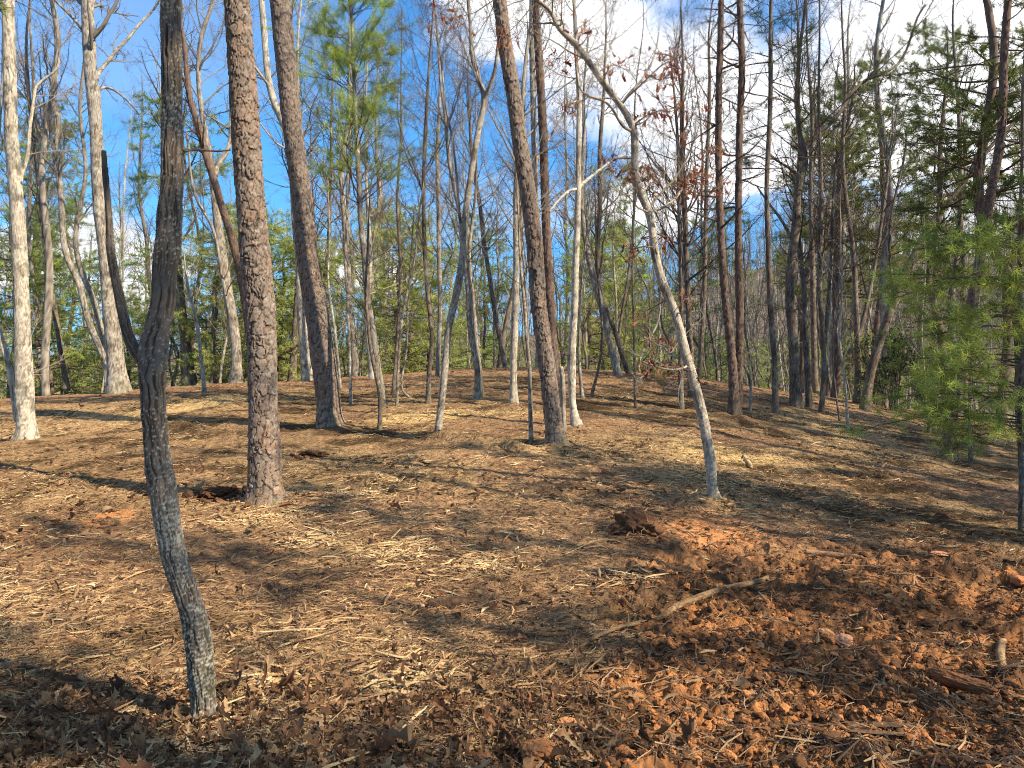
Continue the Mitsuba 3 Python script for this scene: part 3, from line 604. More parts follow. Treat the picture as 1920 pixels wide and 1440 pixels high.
tree('dark_tree', 'dark wavy trunk nearest of the group right of the forked grey trunk', 'dark', [(1540, 772, 11), (1545, 680, 10), (1543, 630, 10), (1538, 563, 9), (1537, 480, 9), (1540, 350, 7), (1535, 200, 6)], ext=4, crown=dict(MID, tone=0.85), limbs=[(8, 5, 0.6, (1546, 650), (1553, 563), (1558, 480), (1562, 380), (1570, 280))])
tree('dark_tree', 'dark trunk with narrow fork left of the slanting trunk', 'dark', [(1607, 745, 14), (1608, 647, 12), (1605, 580, 11), (1600, 480, 10), (1590, 400, 9), (1580, 300, 8), (1585, 150, 6)], Y=24, ext=4, crown=dict(MID, tone=0.85), limbs=[(9, 6, 0.6, (1608, 640), (1614, 618), (1627, 563), (1640, 497), (1655, 400), (1668, 300))])
tree('slanting_tree', 'dark trunk slanting strongly to the right at the edge of the clearing', 'dark', [(1621, 770, 22), (1633, 697, 18), (1650, 640, 17), (1670, 580, 17), (1690, 530, 17), (1710, 487, 15), (1747, 417, 12), (1793, 360, 10), (1830, 310, 9), (1890, 240, 7), (1940, 190, 5)], ext=1.5, crown=dict(MID, t0=0.45, tone=0.85), lichen=0.1,
     limbs=[(7, 4, 0.6, (1672, 575), (1672, 520), (1668, 470), (1672, 400), (1690, 320), (1700, 250))])
tree('sapling', 'thin twisted sapling right of the wavy dark trunk in the open', 'pale', [(1590, 804, 7), (1582, 697, 5), (1575, 647, 5), (1577, 580, 4), (1579, 530, 4), (1576, 470, 3)], ext=1.5, crown=THIN)
tree('sapling', 'hair thin sapling just left of the twisted sapling', 'dark', [(1574, 789, 4), (1563, 697, 4), (1562, 640, 3), (1566, 560, 3)], ext=1, crown=THIN)
tree('sapling', 'short bent sapling between the joined pines and the lone slim pine', 'grey', [(1407, 769, 5), (1401, 697, 5), (1392, 680, 4), (1390, 640, 3)], ext=1, crown=THIN)
tree('edge_pine', 'tall grey pine bowing right behind the soft green boughs', 'redpine', [(1778, 860, 30), (1780, 820, 25), (1785, 760, 23), (1800, 680, 21), (1820, 580, 19), (1835, 500, 17), (1850, 417, 16), (1860, 350, 16), (1873, 283, 16), (1880, 200, 15), (1883, 100, 14), (1890, 0, 13), (1895, -80, 12)], ext=4,
     pine=dict(DARKP, n1=44, t0=0.40, L1=1.9, tuft=13))
for lb, pth, st in [('slim stem among the shrubs left of the bowing grey pine', [(1742, 812, 8), (1745, 700, 7), (1750, 600, 6), (1752, 480, 5)], 'dark'), ('slim stem right of the bowing grey pine foot', [(1820, 868, 8), (1818, 790, 7), (1822, 650, 6), (1830, 500, 5)], 'dark'),
                    ('thin sapling in front of the shadowed path on the right', [(1738, 790, 5), (1733, 700, 4), (1728, 600, 4), (1735, 500, 3)], 'pale'), ('thin sapling left of the leaning pair at the far crest', [(1108, 745, 6), (1120, 700, 5), (1127, 660, 5), (1128, 600, 4), (1120, 520, 3)], 'dark'),
                    ('pale sapling just in front of the leaning pair', [(1157, 740, 5), (1156, 650, 4), (1155, 560, 4), (1150, 470, 3)], 'pale'), ('upright sapling right of the leaning pair', [(1191, 765, 5), (1190, 690, 5), (1188, 600, 4), (1186, 500, 4)], 'dark'),
                    ('slim stem right of the spotted pale trunk', [(1092, 747, 7), (1086, 680, 6), (1087, 600, 5), (1095, 480, 4)], 'grey'), ('short trunk just left of the bowed oak at mid height', [(1277, 767, 12), (1276, 700, 10), (1278, 600, 9), (1275, 450, 8), (1272, 300, 7)], 'dark'),
                    ('dark trunk behind the bowed oak', [(1297, 745, 15), (1293, 640, 12), (1288, 520, 11), (1283, 380, 10), (1279, 200, 8)], 'dark'),
                    ('slender trunk right of the bowed oak', [(1310, 715, 10), (1318, 600, 9), (1322, 480, 8), (1326, 300, 7), (1330, 120, 5)], 'dark')]:
    tree('sapling' if 'sapling' in lb or 'stem' in lb else 'slim_tree', lb, st, pth, ext=2.5, crown=THIN if pth[0][2] < 9 else dict(MID, tone=0.85), Y=None if pth[0][1] > 742 else 24.0)

# ---- russet leaves that cling to the bowed oak
key, P, R, rng, Y = oak
CL = [(1265, 110, 46, 34), (1240, 150, 45, 34), (1275, 200, 45, 28), (1225, 215, 32, 22), (1215, 330, 34, 26), (1290, 340, 42, 24), (1180, 325, 22, 22), (1140, 300, 26, 16), (1060, 200, 30, 16), (1050, 110, 40, 20), (1110, 60, 40, 16),
      (955, 60, 30, 14), (1230, 640, 36, 16), (1270, 690, 40, 30), (1215, 680, 26, 16), (1300, 330, 40, 26), (1345, 355, 30, 14), (1190, 470, 22, 14), (840, 40, 40, 12), (810, 20, 30, 8), (1160, 130, 40, 16), (1330, 285, 26, 16), (1290, 250, 22, 10), (1245, 445, 24, 14), (1200, 590, 26, 8), (1290, 560, 20, 8)]
CL = [(a, b, c, int(d * 1.0)) for a, b, c, d in CL]
pp = []
for cx, cy, s, n in CL:
    n = int(n)
    pp.append(np.stack([rng.normal(cx, s * 0.5, n), rng.normal(cy, s * 0.36, n), rng.normal(0, 0.35, n)], -1))
pp = np.vstack(pp)
pos = np.stack([(pp[:, 0] - CX) / F * (Y + pp[:, 2]), Y + pp[:, 2], EYE + (CY - pp[:, 1]) / F * (Y + pp[:, 2])], -1)
# twigs that carry them
idx = rng.permutation(len(pos))
stem = np.vstack([P] + [unproj(*q, Y) for q in [(np.array([1235, 1258, 1278, 1292]), np.array([392, 380, 355, 330])), (np.array([1185, 1210, 1228, 1235]), np.array([170, 140, 100, 60])), (np.array([1270, 1240, 1205]), np.array([693, 690, 678])), (np.array([1160, 1140, 1105]), np.array([225, 195, 180]))]])
_, near = cKDTree(stem).query(pos)
grp = [np.mean(pos[sum(c[3] for c in CL[:i]):sum(c[3] for c in CL[:i + 1])], 0) for i in range(len(CL))]
own = np.repeat(np.arange(len(CL)), [c[3] for c in CL])
_, gs = cKDTree(stem).query(np.array(grp))
tw = []
for i, g in enumerate(grp):
    a = stem[gs[i]]
    mid = (a + g) / 2 + rng.normal(size=3) * 0.08
    tw.append(np.array([a, mid + (a - mid) * 0.3, mid + (g - mid) * 0.3, g]))
tw = np.array(tw)
fine = np.stack([np.array(grp)[own], np.array(grp)[own] * 0.55 + pos * 0.45 + rng.normal(size=pos.shape) * 0.03, np.array(grp)[own] * 0.2 + pos * 0.8 + rng.normal(size=pos.shape) * 0.02, pos], 1)
scene[key + '__leaf_twigs'] = shape(join([tubes(tw, np.broadcast_to([0.010, 0.008, 0.006, 0.004], (len(tw), 4)), 5, np.broadcast_to([0.2, 0.16, 0.13], (len(tw), 3))), tubes(fine, np.full((len(fine), 4), 0.0028), 3, np.broadcast_to([0.2, 0.13, 0.10], (len(fine), 3)))]), 'bark', False)
pal = np.array([(0.24, 0.080, 0.048), (0.31, 0.115, 0.062), (0.38, 0.17, 0.085), (0.19, 0.070, 0.05), (0.42, 0.22, 0.12)])
W, LF, LC = leaves(rng, pos, rng.normal(size=pos.shape) * 0.6 + [0, 0, -0.9], rng.normal(size=pos.shape), rng.uniform(0.06, 0.115, len(pos)), pal[rng.integers(0, 5, len(pos))])
order = np.argsort(pos[:, 1])
for n_, i in enumerate(order[:300]):
    scene[key + '__leaf' + (f'_{n_:03d}' if n_ else '')] = shape((W[i], LF, LC[i]), 'dead_leaf', False)
if len(order) > 300:
    scene[key + '__leaves'] = shape(flat(W[order[300:]], LF, LC[order[300:]]), 'dead_leaf', False)
    labels[key + '__leaves'] = {'kind': 'stuff'}
labels[key + '__leaf_twigs'] = {'kind': 'stuff'}

# ------------------------------------------------------------------ young long-needled pine at the right edge
rng = np.random.default_rng(77)
key = new_key('young_white_pine')
Y = 7.9
pts = stem_points([(1914, 1000, 12), (1915, 900, 11), (1912, 800, 10), (1916, 650, 9), (1911, 480, 8), (1916, 300, 6), (1920, 120, 4)], Y, 0.4, rng=rng)
P, R, L = resampled(pts)
scene[key + '__trunk'] = shape(trunk_mesh(pts, 'dark', 160, 14, 5, 0.2, 0.1), 'bark')
A = []
for cy in (455, 530, 600, 670, 735, 800):
    for q in range(8):
        side = [-1, -1, 1, -0.5, -1, -0.8, -1, -0.6][q]
        L_ = rng.uniform(0.75, 1.6) * (1.0 if 520 < cy < 880 else 0.75)
        d = nrm(np.array([side * rng.uniform(0.6, 1.0), rng.uniform(-0.8, 0.8), rng.uniform(0.0, 0.22)]))
        p0 = np.array([np.interp(EYE + (CY - cy) / F * Y, P[:, 2], P[:, 0]), Y, EYE + (CY - cy - rng.uniform(-18, 18)) / F * Y])
        k = np.linspace(0, 1, 9)[:, None]
        A.append(p0 + d * L_ * k + np.array([0, 0, -0.16 * L_]) * k ** 2 + np.cumsum(rng.normal(size=(9, 3)) * 0.012, 0) * (k > 0))
A = np.array(A)
RA = np.broadcast_to(np.linspace(0.011, 0.004, 9), A.shape[:2])
B, RB, LB = spawn(rng, A, RA, 8, 0.25, 1.0, (25, 60), 0.40, 5, 0.6, up=0.02, wig=0.12, tip=0.5, rmin=0.003, flat=0.5)
cb = (0.13, 0.10, 0.075)
for q in range(len(A)):
    scene[key + '__branch' + (f'_{q:03d}' if q else '')] = shape(join([tubes(A[q:q + 1], RA[q:q + 1], 6, np.array([cb])), tubes(B[q * 8:q * 8 + 8], RB[q * 8:q * 8 + 8], 4, np.broadcast_to(cb, (8, 3)))]), 'bark')
    pos = np.vstack([B[q * 8:q * 8 + 8, [2, 4]].reshape(-1, 3), A[q:q + 1, [6, 8]].reshape(-1, 3)])
    d = np.vstack([nrm(B[q * 8:q * 8 + 8, [2, 4]] - B[q * 8:q * 8 + 8, [1, 3]]).reshape(-1, 3), nrm(A[q:q + 1, [6, 8]] - A[q:q + 1, [5, 7]]).reshape(-1, 3)])
    scene[key + '__branch' + (f'_{q:03d}' if q else '') + '__needles'] = shape(tufts(rng, pos, d, int(rng.integers(28, 54)), 0.125, 0.0047, np.array([0.31, 0.43, 0.12]) * rng.uniform(0.75, 1.2), 0.75), 'needles', False)
labels[key] = {'label': 'young pine with long soft bright green needles at the right edge', 'category': 'tree'}

# small green seedling at the foot of the second scaly pine
def seedling(px, py, h, n, label, name='pine_seedling', col=(0.14, 0.20, 0.05), spread=0.6):
    rng = np.random.default_rng(int(px) + 3)
    key = new_key(name)
    Y = float(dist(px, py))
    x, y = (px - CX) / F * Y, Y
    base = np.array([x, y, float(height(np.array([x]), np.array([y]))[0]) - 0.02])
    S = (base + np.linspace(0, 1, 6)[:, None] * np.array([0.03, 0, h]))[None]
    RS = np.linspace(0.008, 0.003, 6)[None]
    A, RA, LA = spawn(rng, S, RS, n, 0.15, 1.0, (40, 85), h * spread, 5, 0.7, up=0.04, wig=0.1, rmin=0.002)
    scene[key + '__stem'] = shape(join([tubes(S, RS, 5, np.array([[0.16, 0.12, 0.08]])), tubes(A, RA, 3, np.broadcast_to([0.16, 0.12, 0.08], (n, 3)))]), 'bark')
    scene[key + '__needles'] = shape(tufts(rng, A[:, 1:].reshape(-1, 3), nrm(A[:, 1:] - A[:, :-1]).reshape(-1, 3), 14, 0.10, 0.005, col), 'needles', False)
    labels[key] = {'label': label, 'category': 'seedling'}
seedling(618, 802, 0.55, 16, 'small green pine seedling at the foot of the wounded scaly pine')
seedling(597, 778, 0.5, 9, 'thin yellowish seedling just left of the wounded scaly pine', col=(0.25, 0.24, 0.06))
seedling(1227, 722, 0.9, 22, 'low dark green seedling left of the bowed oak near the crest', col=(0.06, 0.10, 0.035))
seedling(1245, 742, 0.55, 14, 'second low green seedling in front of the dark one near the crest', col=(0.07, 0.11, 0.035))

# ------------------------------------------------------------------ instanced woods: variants
def variant(name, trunk=None, wood=None, twigs=None, green=None, green_bsdf='needles'):
    g = {'type': 'shapegroup'}
    for part, m, b, s in (('trunk', trunk, 'bark', True), ('crown', wood, 'bark', True), ('twigs', twigs, 'bark', False), ('foliage', green, green_bsdf, False)):
        if m is not None:
            g[part] = shape(m, b, s)
    scene[name] = g
    return name

def straight(rng, H, r0, bend, lean):
    k = np.linspace(0, 1, 9)
    x = np.cumsum(rng.normal(0, bend, 9)) * H * 0.02
    y = np.cumsum(rng.normal(0, bend, 9)) * H * 0.02
    return np.stack([x - x[0] + lean[0] * k * H, y - y[0] + lean[1] * k * H, k * H - 0.3 * (k == 0), r0 * (1.15 * (1 - k) ** 0.7 + 0.12)], -1)

BARE, LIGHT, SAP, PINES, HEM = [], [], [], [], []
for q in range(9):
    rng = np.random.default_rng(900 + q)
    H, r0 = rng.uniform(15, 21), rng.uniform(0.06, 0.125)
    st = ['grey', 'dark', 'pale', 'grey', 'dark', 'grey', 'pale', 'dark', 'grey'][q]
    pts = straight(rng, H, r0, 0.42, rng.normal(0, 0.045, 2))
    P, R, L = resampled(pts, 40)
    a, b = bare_crown(rng, P, R, int(rng.integers(22, 30)), 0.30, 3.0, 6, 5, np.array(BARKS[st][0]) * 0.9, n4=2, ang1=(25, 60), up=0.10)
    BARE.append(variant(f'variant_bare_{q}', trunk_mesh(pts, st, 110, 12, 50 + q, 0.4, 0.2), a, b))
for q in range(5):
    rng = np.random.default_rng(950 + q)
    H = rng.uniform(14, 20)
    pts = straight(rng, H, rng.uniform(0.09, 0.15), 0.5, rng.normal(0, 0.05, 2))
    P, R, L = resampled(pts, 30)
    R2 = np.maximum(R, 0.02)
    a, b = bare_crown(rng, P, R2, 18, 0.22, 3.4, 5, 5, np.array(BARKS['grey'][0]) * 0.75, ang1=(25, 60), up=0.10)
    LIGHT.append(variant(f'variant_far_{q}', trunk_mesh(pts, ['grey', 'dark', 'pale'][q % 3], 24, 6, 80 + q, 0.3, 0.2), a, b))
for q in range(6):
    rng = np.random.default_rng(970 + q)
    H = rng.uniform(4.5, 9)
    pts = straight(rng, H, rng.uniform(0.022, 0.045), 1.3, rng.normal(0, 0.06, 2))
    P, R, L = resampled(pts, 30)
    a, b = bare_crown(rng, P, R, 22, 0.18, 1.3, 5, 4, np.array(BARKS['grey'][0]) * [0.8, 1.0, 0.7, 0.9, 0.6, 0.8][q], n4=1, up=0.06)
    SAP.append(variant(f'variant_sapling_{q}', trunk_mesh(pts, ['grey', 'pale', 'dark'][q % 3], 50, 7, 120 + q, 0.3, 0.1), a, b))
for q in range(4):
    rng = np.random.default_rng(990 + q)
    H = rng.uniform(16, 21)
    pts = straight(rng, H, rng.uniform(0.13, 0.19), 0.6, rng.normal(0, 0.03, 2))
    P, R, L = resampled(pts, 40)
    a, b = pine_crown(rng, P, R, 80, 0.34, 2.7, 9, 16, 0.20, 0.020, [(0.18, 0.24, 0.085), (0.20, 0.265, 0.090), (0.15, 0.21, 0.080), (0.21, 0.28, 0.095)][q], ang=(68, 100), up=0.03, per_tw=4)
    PINES.append(variant(f'variant_pine_{q}', trunk_mesh(pts, 'redpine', 90, 12, 150 + q, 0.2, 0.1), a, None, b))
for q in range(4):
    rng = np.random.default_rng(1010 + q)
    H = rng.uniform(6.5, 11)
    pts = straight(rng, H, rng.uniform(0.06, 0.10), 0.5, rng.normal(0, 0.02, 2))
    P, R, L = resampled(pts, 40)
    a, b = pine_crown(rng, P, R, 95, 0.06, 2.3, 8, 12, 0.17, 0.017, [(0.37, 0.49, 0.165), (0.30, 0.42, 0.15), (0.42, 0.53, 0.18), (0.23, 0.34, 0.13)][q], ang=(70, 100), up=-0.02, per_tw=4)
    HEM.append(variant(f'variant_evergreen_{q}', trunk_mesh(pts, 'dark', 60, 10, 170 + q, 0.2, 0.1), a, None, b))

def place(name, var, x, y, s=1.0, rot=0.0, sink=0.05, label=None, cat='tree', group=None):
    key = new_key(name)
    z = float(height(np.array([x]), np.array([y]), False)[0]) - sink
    scene[key] = {'type': 'instance', 'to_world': T().translate([float(x), float(y), z]).rotate([0, 0, 1], float(rot)).scale(float(s)), 'g': {'type': 'ref', 'id': var}}
    if label:
        labels[key] = {'label': label, 'category': cat}
        if group:
            labels[key]['group'] = group
    return key

rng = np.random.default_rng(4242)
# evergreens one can point to: (variant list, n, px, distance, scale, label)
for vs, q, px, Yv, s, name, lb in [
    (HEM, 0, 520, 30, 1.0, 'evergreen', 'bright green evergreen between the two scaly pines beyond the crest'),
    (HEM, 2, 775, 32, 1.05, 'evergreen', 'bright yellow green evergreen behind the pale curved tree'),
    (HEM, 1, 735, 36, 1.0, 'evergreen', 'green evergreen left of the yellow green one beyond the crest'),
    (HEM, 3, 352, 31, 1.25, 'evergreen', 'dark green layered evergreen around the stout dark trunk'),
    (HEM, 1, 20, 31, 1.2, 'evergreen', 'evergreen at the left edge behind the white trunk'),
    (HEM, 3, 118, 36, 1.3, 'evergreen', 'ragged evergreen behind the left leaning pair'),
    (HEM, 0, 245, 34, 0.75, 'evergreen', 'small evergreen right of the blotchy grey trunk'),
    (HEM, 2, 590, 38, 1.1, 'evergreen', 'green evergreen behind the wounded scaly pine'),
    (HEM, 1, 460, 40, 1.2, 'evergreen', 'green evergreen behind the near plated pine'),
    (HEM, 3, 905, 42, 1.1, 'evergreen', 'dull green evergreen left of the centre pine beyond the crest'),
    (HEM, 3, 1135, 38, 1.2, 'evergreen', 'dark evergreen above the leaning pair at the crest'),
    (HEM, 2, 1165, 46, 1.4, 'evergreen', 'green evergreen right of the spotted pale trunk'),
    (HEM, 3, 1330, 40, 1.1, 'evergreen', 'dark evergreen behind the joined pines'),
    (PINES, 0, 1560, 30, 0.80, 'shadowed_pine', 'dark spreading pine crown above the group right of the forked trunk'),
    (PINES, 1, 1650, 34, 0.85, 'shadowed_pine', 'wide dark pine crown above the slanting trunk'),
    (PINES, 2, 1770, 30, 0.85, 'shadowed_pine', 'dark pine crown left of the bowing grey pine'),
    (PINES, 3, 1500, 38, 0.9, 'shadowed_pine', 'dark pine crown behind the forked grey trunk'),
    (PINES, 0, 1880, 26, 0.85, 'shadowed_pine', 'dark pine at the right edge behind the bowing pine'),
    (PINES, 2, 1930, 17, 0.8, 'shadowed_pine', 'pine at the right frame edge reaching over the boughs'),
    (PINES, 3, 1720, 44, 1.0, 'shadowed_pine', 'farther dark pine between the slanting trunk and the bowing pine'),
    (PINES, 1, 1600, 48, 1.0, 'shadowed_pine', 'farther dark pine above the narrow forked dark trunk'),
    (PINES, 1, 75, 40, 0.9, 'tall_evergreen', 'tall thin evergreen far behind the white trunk on the left'),
    (PINES, 3, 900, 60, 0.9, 'tall_evergreen', 'distant pine crown over the pale curved tree'),
    (PINES, 0, 1180, 55, 0.7, 'tall_evergreen', 'distant pine crown behind the bowed oak'),
    (HEM, 2, 505, 27.5, 0.85, 'evergreen', 'sunlit yellow green evergreen right behind the near plated pine'),
    (HEM, 0, 585, 29, 0.8, 'evergreen', 'sunlit green evergreen right behind the wounded scaly pine'),
    (HEM, 2, 745, 28, 0.8, 'evergreen', 'sunlit yellow green evergreen right of the feathery pine trunk'),
    (HEM, 0, 800, 30, 0.75, 'evergreen', 'sunlit green evergreen left of the pale curved tree'),
    (HEM, 2, 400, 28, 0.75, 'evergreen', 'sunlit evergreen right of the crooked sapling'),
    (HEM, 0, 95, 29, 0.85, 'evergreen', 'sunlit evergreen right of the white left edge trunk'),
    (HEM, 2, 1100, 29, 0.8, 'evergreen', 'sunlit evergreen between the spotted pale trunk and the leaning pair'),
    (HEM, 2, 1625, 36, 0.55, 'evergreen', 'low bright green evergreen behind the narrow forked dark trunk'),
]:
    place(name, vs[q], (px - CX) / F * Yv, Yv, s, rng.uniform(0, 360), label=lb)

# broad-leaved evergreen shrubs by the slanting trunk
def broadleaf(name, px, Yv, w, h, n, label):
    rng = np.random.default_rng(int(px))
    key = new_key(name)
    x = (px - CX) / F * Yv
    z = float(height(np.array([x]), np.array([Yv]), False)[0])
    S = np.array([[[x + a * 0.1, Yv + b * 0.1, z - 0.05], [x + a * 0.35 * w, Yv + b * 0.35 * w, z + 0.5 * h], [x + a * 0.6 * w, Yv + b * 0.6 * w, z + 0.95 * h]] for a, b in rng.normal(0, 0.6, (7, 2))])
    RS = np.broadcast_to([0.03, 0.022, 0.010], (7, 3))
    A, RA, LA = spawn(rng, S, RS, 14, 0.2, 1.0, (30, 80), h * 0.4, 5, 0.5, up=0.02, wig=0.2, rmin=0.004)
    scene[key + '__stems'] = shape(join([tubes(S, RS, 6, np.broadcast_to([0.13, 0.10, 0.08], (7, 3))), tubes(A, RA, 4, np.broadcast_to([0.13, 0.10, 0.08], (len(A), 3)))]), 'bark')
    i, j = rng.integers(0, len(A), n), rng.integers(1, 5, n)
    pos = A[i, j] + rng.normal(size=(n, 3)) * 0.09
    W, f, c = leaves(rng, pos, rng.normal(size=(n, 3)) + [0, 0, 0.1], rng.normal(size=(n, 3)) * 0.5 + [0, 0, 1], rng.uniform(0.08, 0.14, n), np.array([0.035, 0.06, 0.024]) * rng.uniform(0.6, 1.7, (n, 1)), (LEAF_V2, LEAF_F2))
    scene[key + '__leaves'] = shape(flat(W, f, c), 'litter', False)
    labels[key] = {'label': label, 'category': 'shrub'}
broadleaf('broadleaf_shrub', 1675, 23.0, 1.0, 2.3, 2600, 'dark glossy broadleaf shrub right of the slanting trunk foot')
broadleaf('broadleaf_shrub', 1745, 24.5, 0.9, 1.6, 1600, 'second dark shrub farther right, behind the boughs')
broadleaf('broadleaf_shrub', 1640, 27.0, 0.8, 1.7, 1300, 'dark shrub left of and behind the slanting trunk')

# bare trees beyond the crest, one by one
G1, G2 = 'bare trees in the woods beyond the crest', 'thin saplings in the woods beyond the crest'
REFS = [(47, 'the white left edge trunk'), (222, 'the blotchy grey trunk'), (383, 'the crooked sapling'), (494, 'the near plated pine'), (613, 'the wounded scaly pine'), (712, 'the feathery green pine'), (831, 'the pale curved tree'),
        (895, 'the wavy grey trunk'), (963, 'the upright pale grey trunk'), (1030, 'the centre pine'), (1073, 'the spotted pale trunk'), (1165, 'the crossing leaning pair'), (1302, 'the bowed oak'), (1379, 'the joined dark pines'), (1453, 'the lone slim pine'),
        (1490, 'the forked grey trunk'), (1607, 'the narrow forked dark trunk'), (1640, 'the slanting trunk'), (1785, 'the bowing grey pine')]
def where(px, Yv):
    r = min(REFS, key=lambda r: abs(r[0] - px))
    side = 'behind' if abs(r[0] - px) < 14 else ('left of' if px < r[0] else 'right of')
    return f"{'near the crest' if Yv < 40 else 'deep in the woods' if Yv < 65 else 'far in the woods'}, {side} {r[1]}"
TONE = ['grey', 'dark', 'pale', 'grey', 'dark', 'grey', 'pale', 'dark', 'grey']
placed = []
def free(x, y, gap):
    return all((x - a) ** 2 + (y - b) ** 2 > gap * gap for a, b in placed)
n_b = 0
while n_b < 140:
    Yv = 27 + 75 * rng.uniform(0, 1) ** 1.15
    px = rng.uniform(-120, 2040)
    if px < 1150 and Yv > 60 and rng.uniform() < 0.35:
        continue
    x = (px - CX) / F * Yv
    if not free(x, Yv, 1.7):
        continue
    placed.append((x, Yv))
    v = int(rng.integers(0, 9))
    place('bare_tree', BARE[v], x, Yv, rng.uniform(0.75, 1.1), rng.uniform(0, 360), label=f'{TONE[v]} leafless tree {where(px, Yv)}', group=G1)
    n_b += 1
n_s = 0
while n_s < 190:
    Yv = 26 + 40 * rng.uniform(0, 1) ** 1.2
    px = rng.uniform(-80, 2000)
    x = (px - CX) / F * Yv
    if not free(x, Yv, 0.7):
        continue
    placed.append((x, Yv))
    v = int(rng.integers(0, 6))
    place('thin_sapling', SAP[v], x, Yv, rng.uniform(0.7, 1.2), rng.uniform(0, 360), label=f"thin {['grey', 'pale', 'dark'][v % 3]} sapling {where(px, Yv)}", cat='sapling', group=G2)
    n_s += 1
n_e = 0
while n_e < 34:
    Yv = 33 + 45 * rng.uniform(0, 1)
    px = rng.uniform(-80, 1250) if n_e < 24 else rng.uniform(1250, 2000)
    x = (px - CX) / F * Yv
    if not free(x, Yv, 2.2):
        continue
    placed.append((x, Yv))
    v = int(rng.integers(0, 4))
    place('understory_evergreen', HEM[v], x, Yv, rng.uniform(0.55, 1.05), rng.uniform(0, 360), label=f"{['green', 'mid green', 'yellow green', 'dark green'][v]} evergreen {where(px, Yv)}", group='evergreens in the woods beyond the crest')
    n_e += 1
# the far wood that reads as one mass
n_f = 0
for q in range(760):
    Yv = rng.uniform(70, 215)
    px = rng.uniform(-150, 2070) if q % 2 else rng.uniform(1150, 2070)
    n_f += 1
    x = (px - CX) / F * Yv
    z = float(height(np.array([x]), np.array([Yv]), False)[0]) - 0.2
    var = LIGHT[int(rng.integers(0, 5))] if rng.uniform() > 0.10 else HEM[int(rng.integers(0, 4))]
    scene[f'distant_woods__{n_f:03d}'] = {'type': 'instance', 'to_world': T().translate([float(x), float(Yv), z]).rotate([0, 0, 1], float(rng.uniform(0, 360))).scale(float(rng.uniform(0.85, 1.2))), 'g': {'type': 'ref', 'id': var}}
labels['distant_woods'] = {'label': 'hazy brown mass of leafless trees on the far slope', 'category': 'woods', 'kind': 'stuff'}
# the wood goes on beside and behind the camera; its shade falls into the clearing
n_f = 0
for x, y, s, v in [(9, -3.5, 1.0, 0), (12, -9, 1.0, 1), (7, -6.5, 0.9, 2), (15, -2, 1.0, 3), (18, -8, 1.0, 4), (11.5, 2.2, 0.9, 5), (5.5, -10, 1.0, 6), (14, 4.5, 1.0, 7), (21, 2, 1.0, 8), (20, -14, 1.1, 0), (8, -14, 1.0, 1), (3, -8, 0.9, 2), (16.5, 8.5, 1.0, 3), (24, 10, 1.0, 4),
                     (22, 16, 1.0, 5), (27, 5, 1.0, 6), (19, 13, 0.9, 7), (30, 20, 1.0, 8), (2, -4.5, 0.8, 3), (25, -5, 1.0, 2), (13.5, 7.0, 1.2, 1), (17, 5.5, 1.2, 8)]:
    n_f += 1
    z = float(height(np.array([x]), np.array([y]), False)[0]) - 0.1
    scene[f'surrounding_woods__{n_f:03d}'] = {'type': 'instance', 'to_world': T().translate([x, y, z]).rotate([0, 0, 1], 47.0 * n_f).scale(s), 'g': {'type': 'ref', 'id': BARE[v]}}
for x, y, s, v in [(17, 3, 0.8, 0), (13, -6.6, 0.8, 1), (23, 6, 0.9, 2), (10, -9, 0.7, 3), (21, 12, 0.8, 1), (26, 16, 0.9, 3), (5, -7.5, 0.7, 0), (16, 12, 0.8, 0), (19, 9, 0.9, 3), (20, 15.5, 0.9, 2)]:
    n_f += 1
    z = float(height(np.array([x]), np.array([y]), False)[0]) - 0.1
    scene[f'surrounding_woods__{n_f:03d}'] = {'type': 'instance', 'to_world': T().translate([x, y, z]).rotate([0, 0, 1], 61.0 * n_f).scale(s), 'g': {'type': 'ref', 'id': PINES[v]}}
rb = np.random.default_rng(515)
for q in range(46):
    a, r_ = math.radians(rb.uniform(165, 318)), rb.uniform(6, 30)
    x, y = r_ * math.sin(a), r_ * math.cos(a)
    n_f += 1
    z = float(height(np.array([x]), np.array([y]), False)[0]) - 0.1
    scene[f'surrounding_woods__{n_f:03d}'] = {'type': 'instance', 'to_world': T().translate([x, y, z]).rotate([0, 0, 1], 37.0 * n_f).scale(float(rb.uniform(0.8, 1.05))), 'g': {'type': 'ref', 'id': PINES[q % 4] if q % 2 else BARE[q % 9]}}
for x, y, sx, sz, v in [(5.6, -1.2, 0.5, 0.62, 1), (7.3, 0.2, 0.36, 0.66, 2), (12.4, 2.4, 0.6, 0.72, 3), (10.4, 4.9, 0.42, 0.7, 0), (8.0, 2.3, 0.34, 0.62, 1)]:
    n_f += 1
    z = float(height(np.array([x]), np.array([y]), False)[0]) - 0.1
    scene[f'surrounding_woods__{n_f:03d}'] = {'type': 'instance', 'to_world': T().translate([x, y, z]).rotate([0, 0, 1], 71.0 * n_f).scale([sx, sx, sz]), 'g': {'type': 'ref', 'id': PINES[v]}}
labels['surrounding_woods'] = {'label': 'woods going on beside and behind the clearing', 'category': 'woods', 'kind': 'stuff'}

# ------------------------------------------------------------------ litter on the ground
def scatter_px(rng, n, py0=690, py1=1470, px0=-60, px1=1980, power=1.0):
    px, py = rng.uniform(px0, px1, n), py0 + (py1 - py0) * rng.uniform(0, 1, n) ** power
    Y = dist(px, py)
    ok = np.isfinite(Y) & (Y < 27)
    px, Y = px[ok], Y[ok]
    return (px - CX) / F * Y, Y

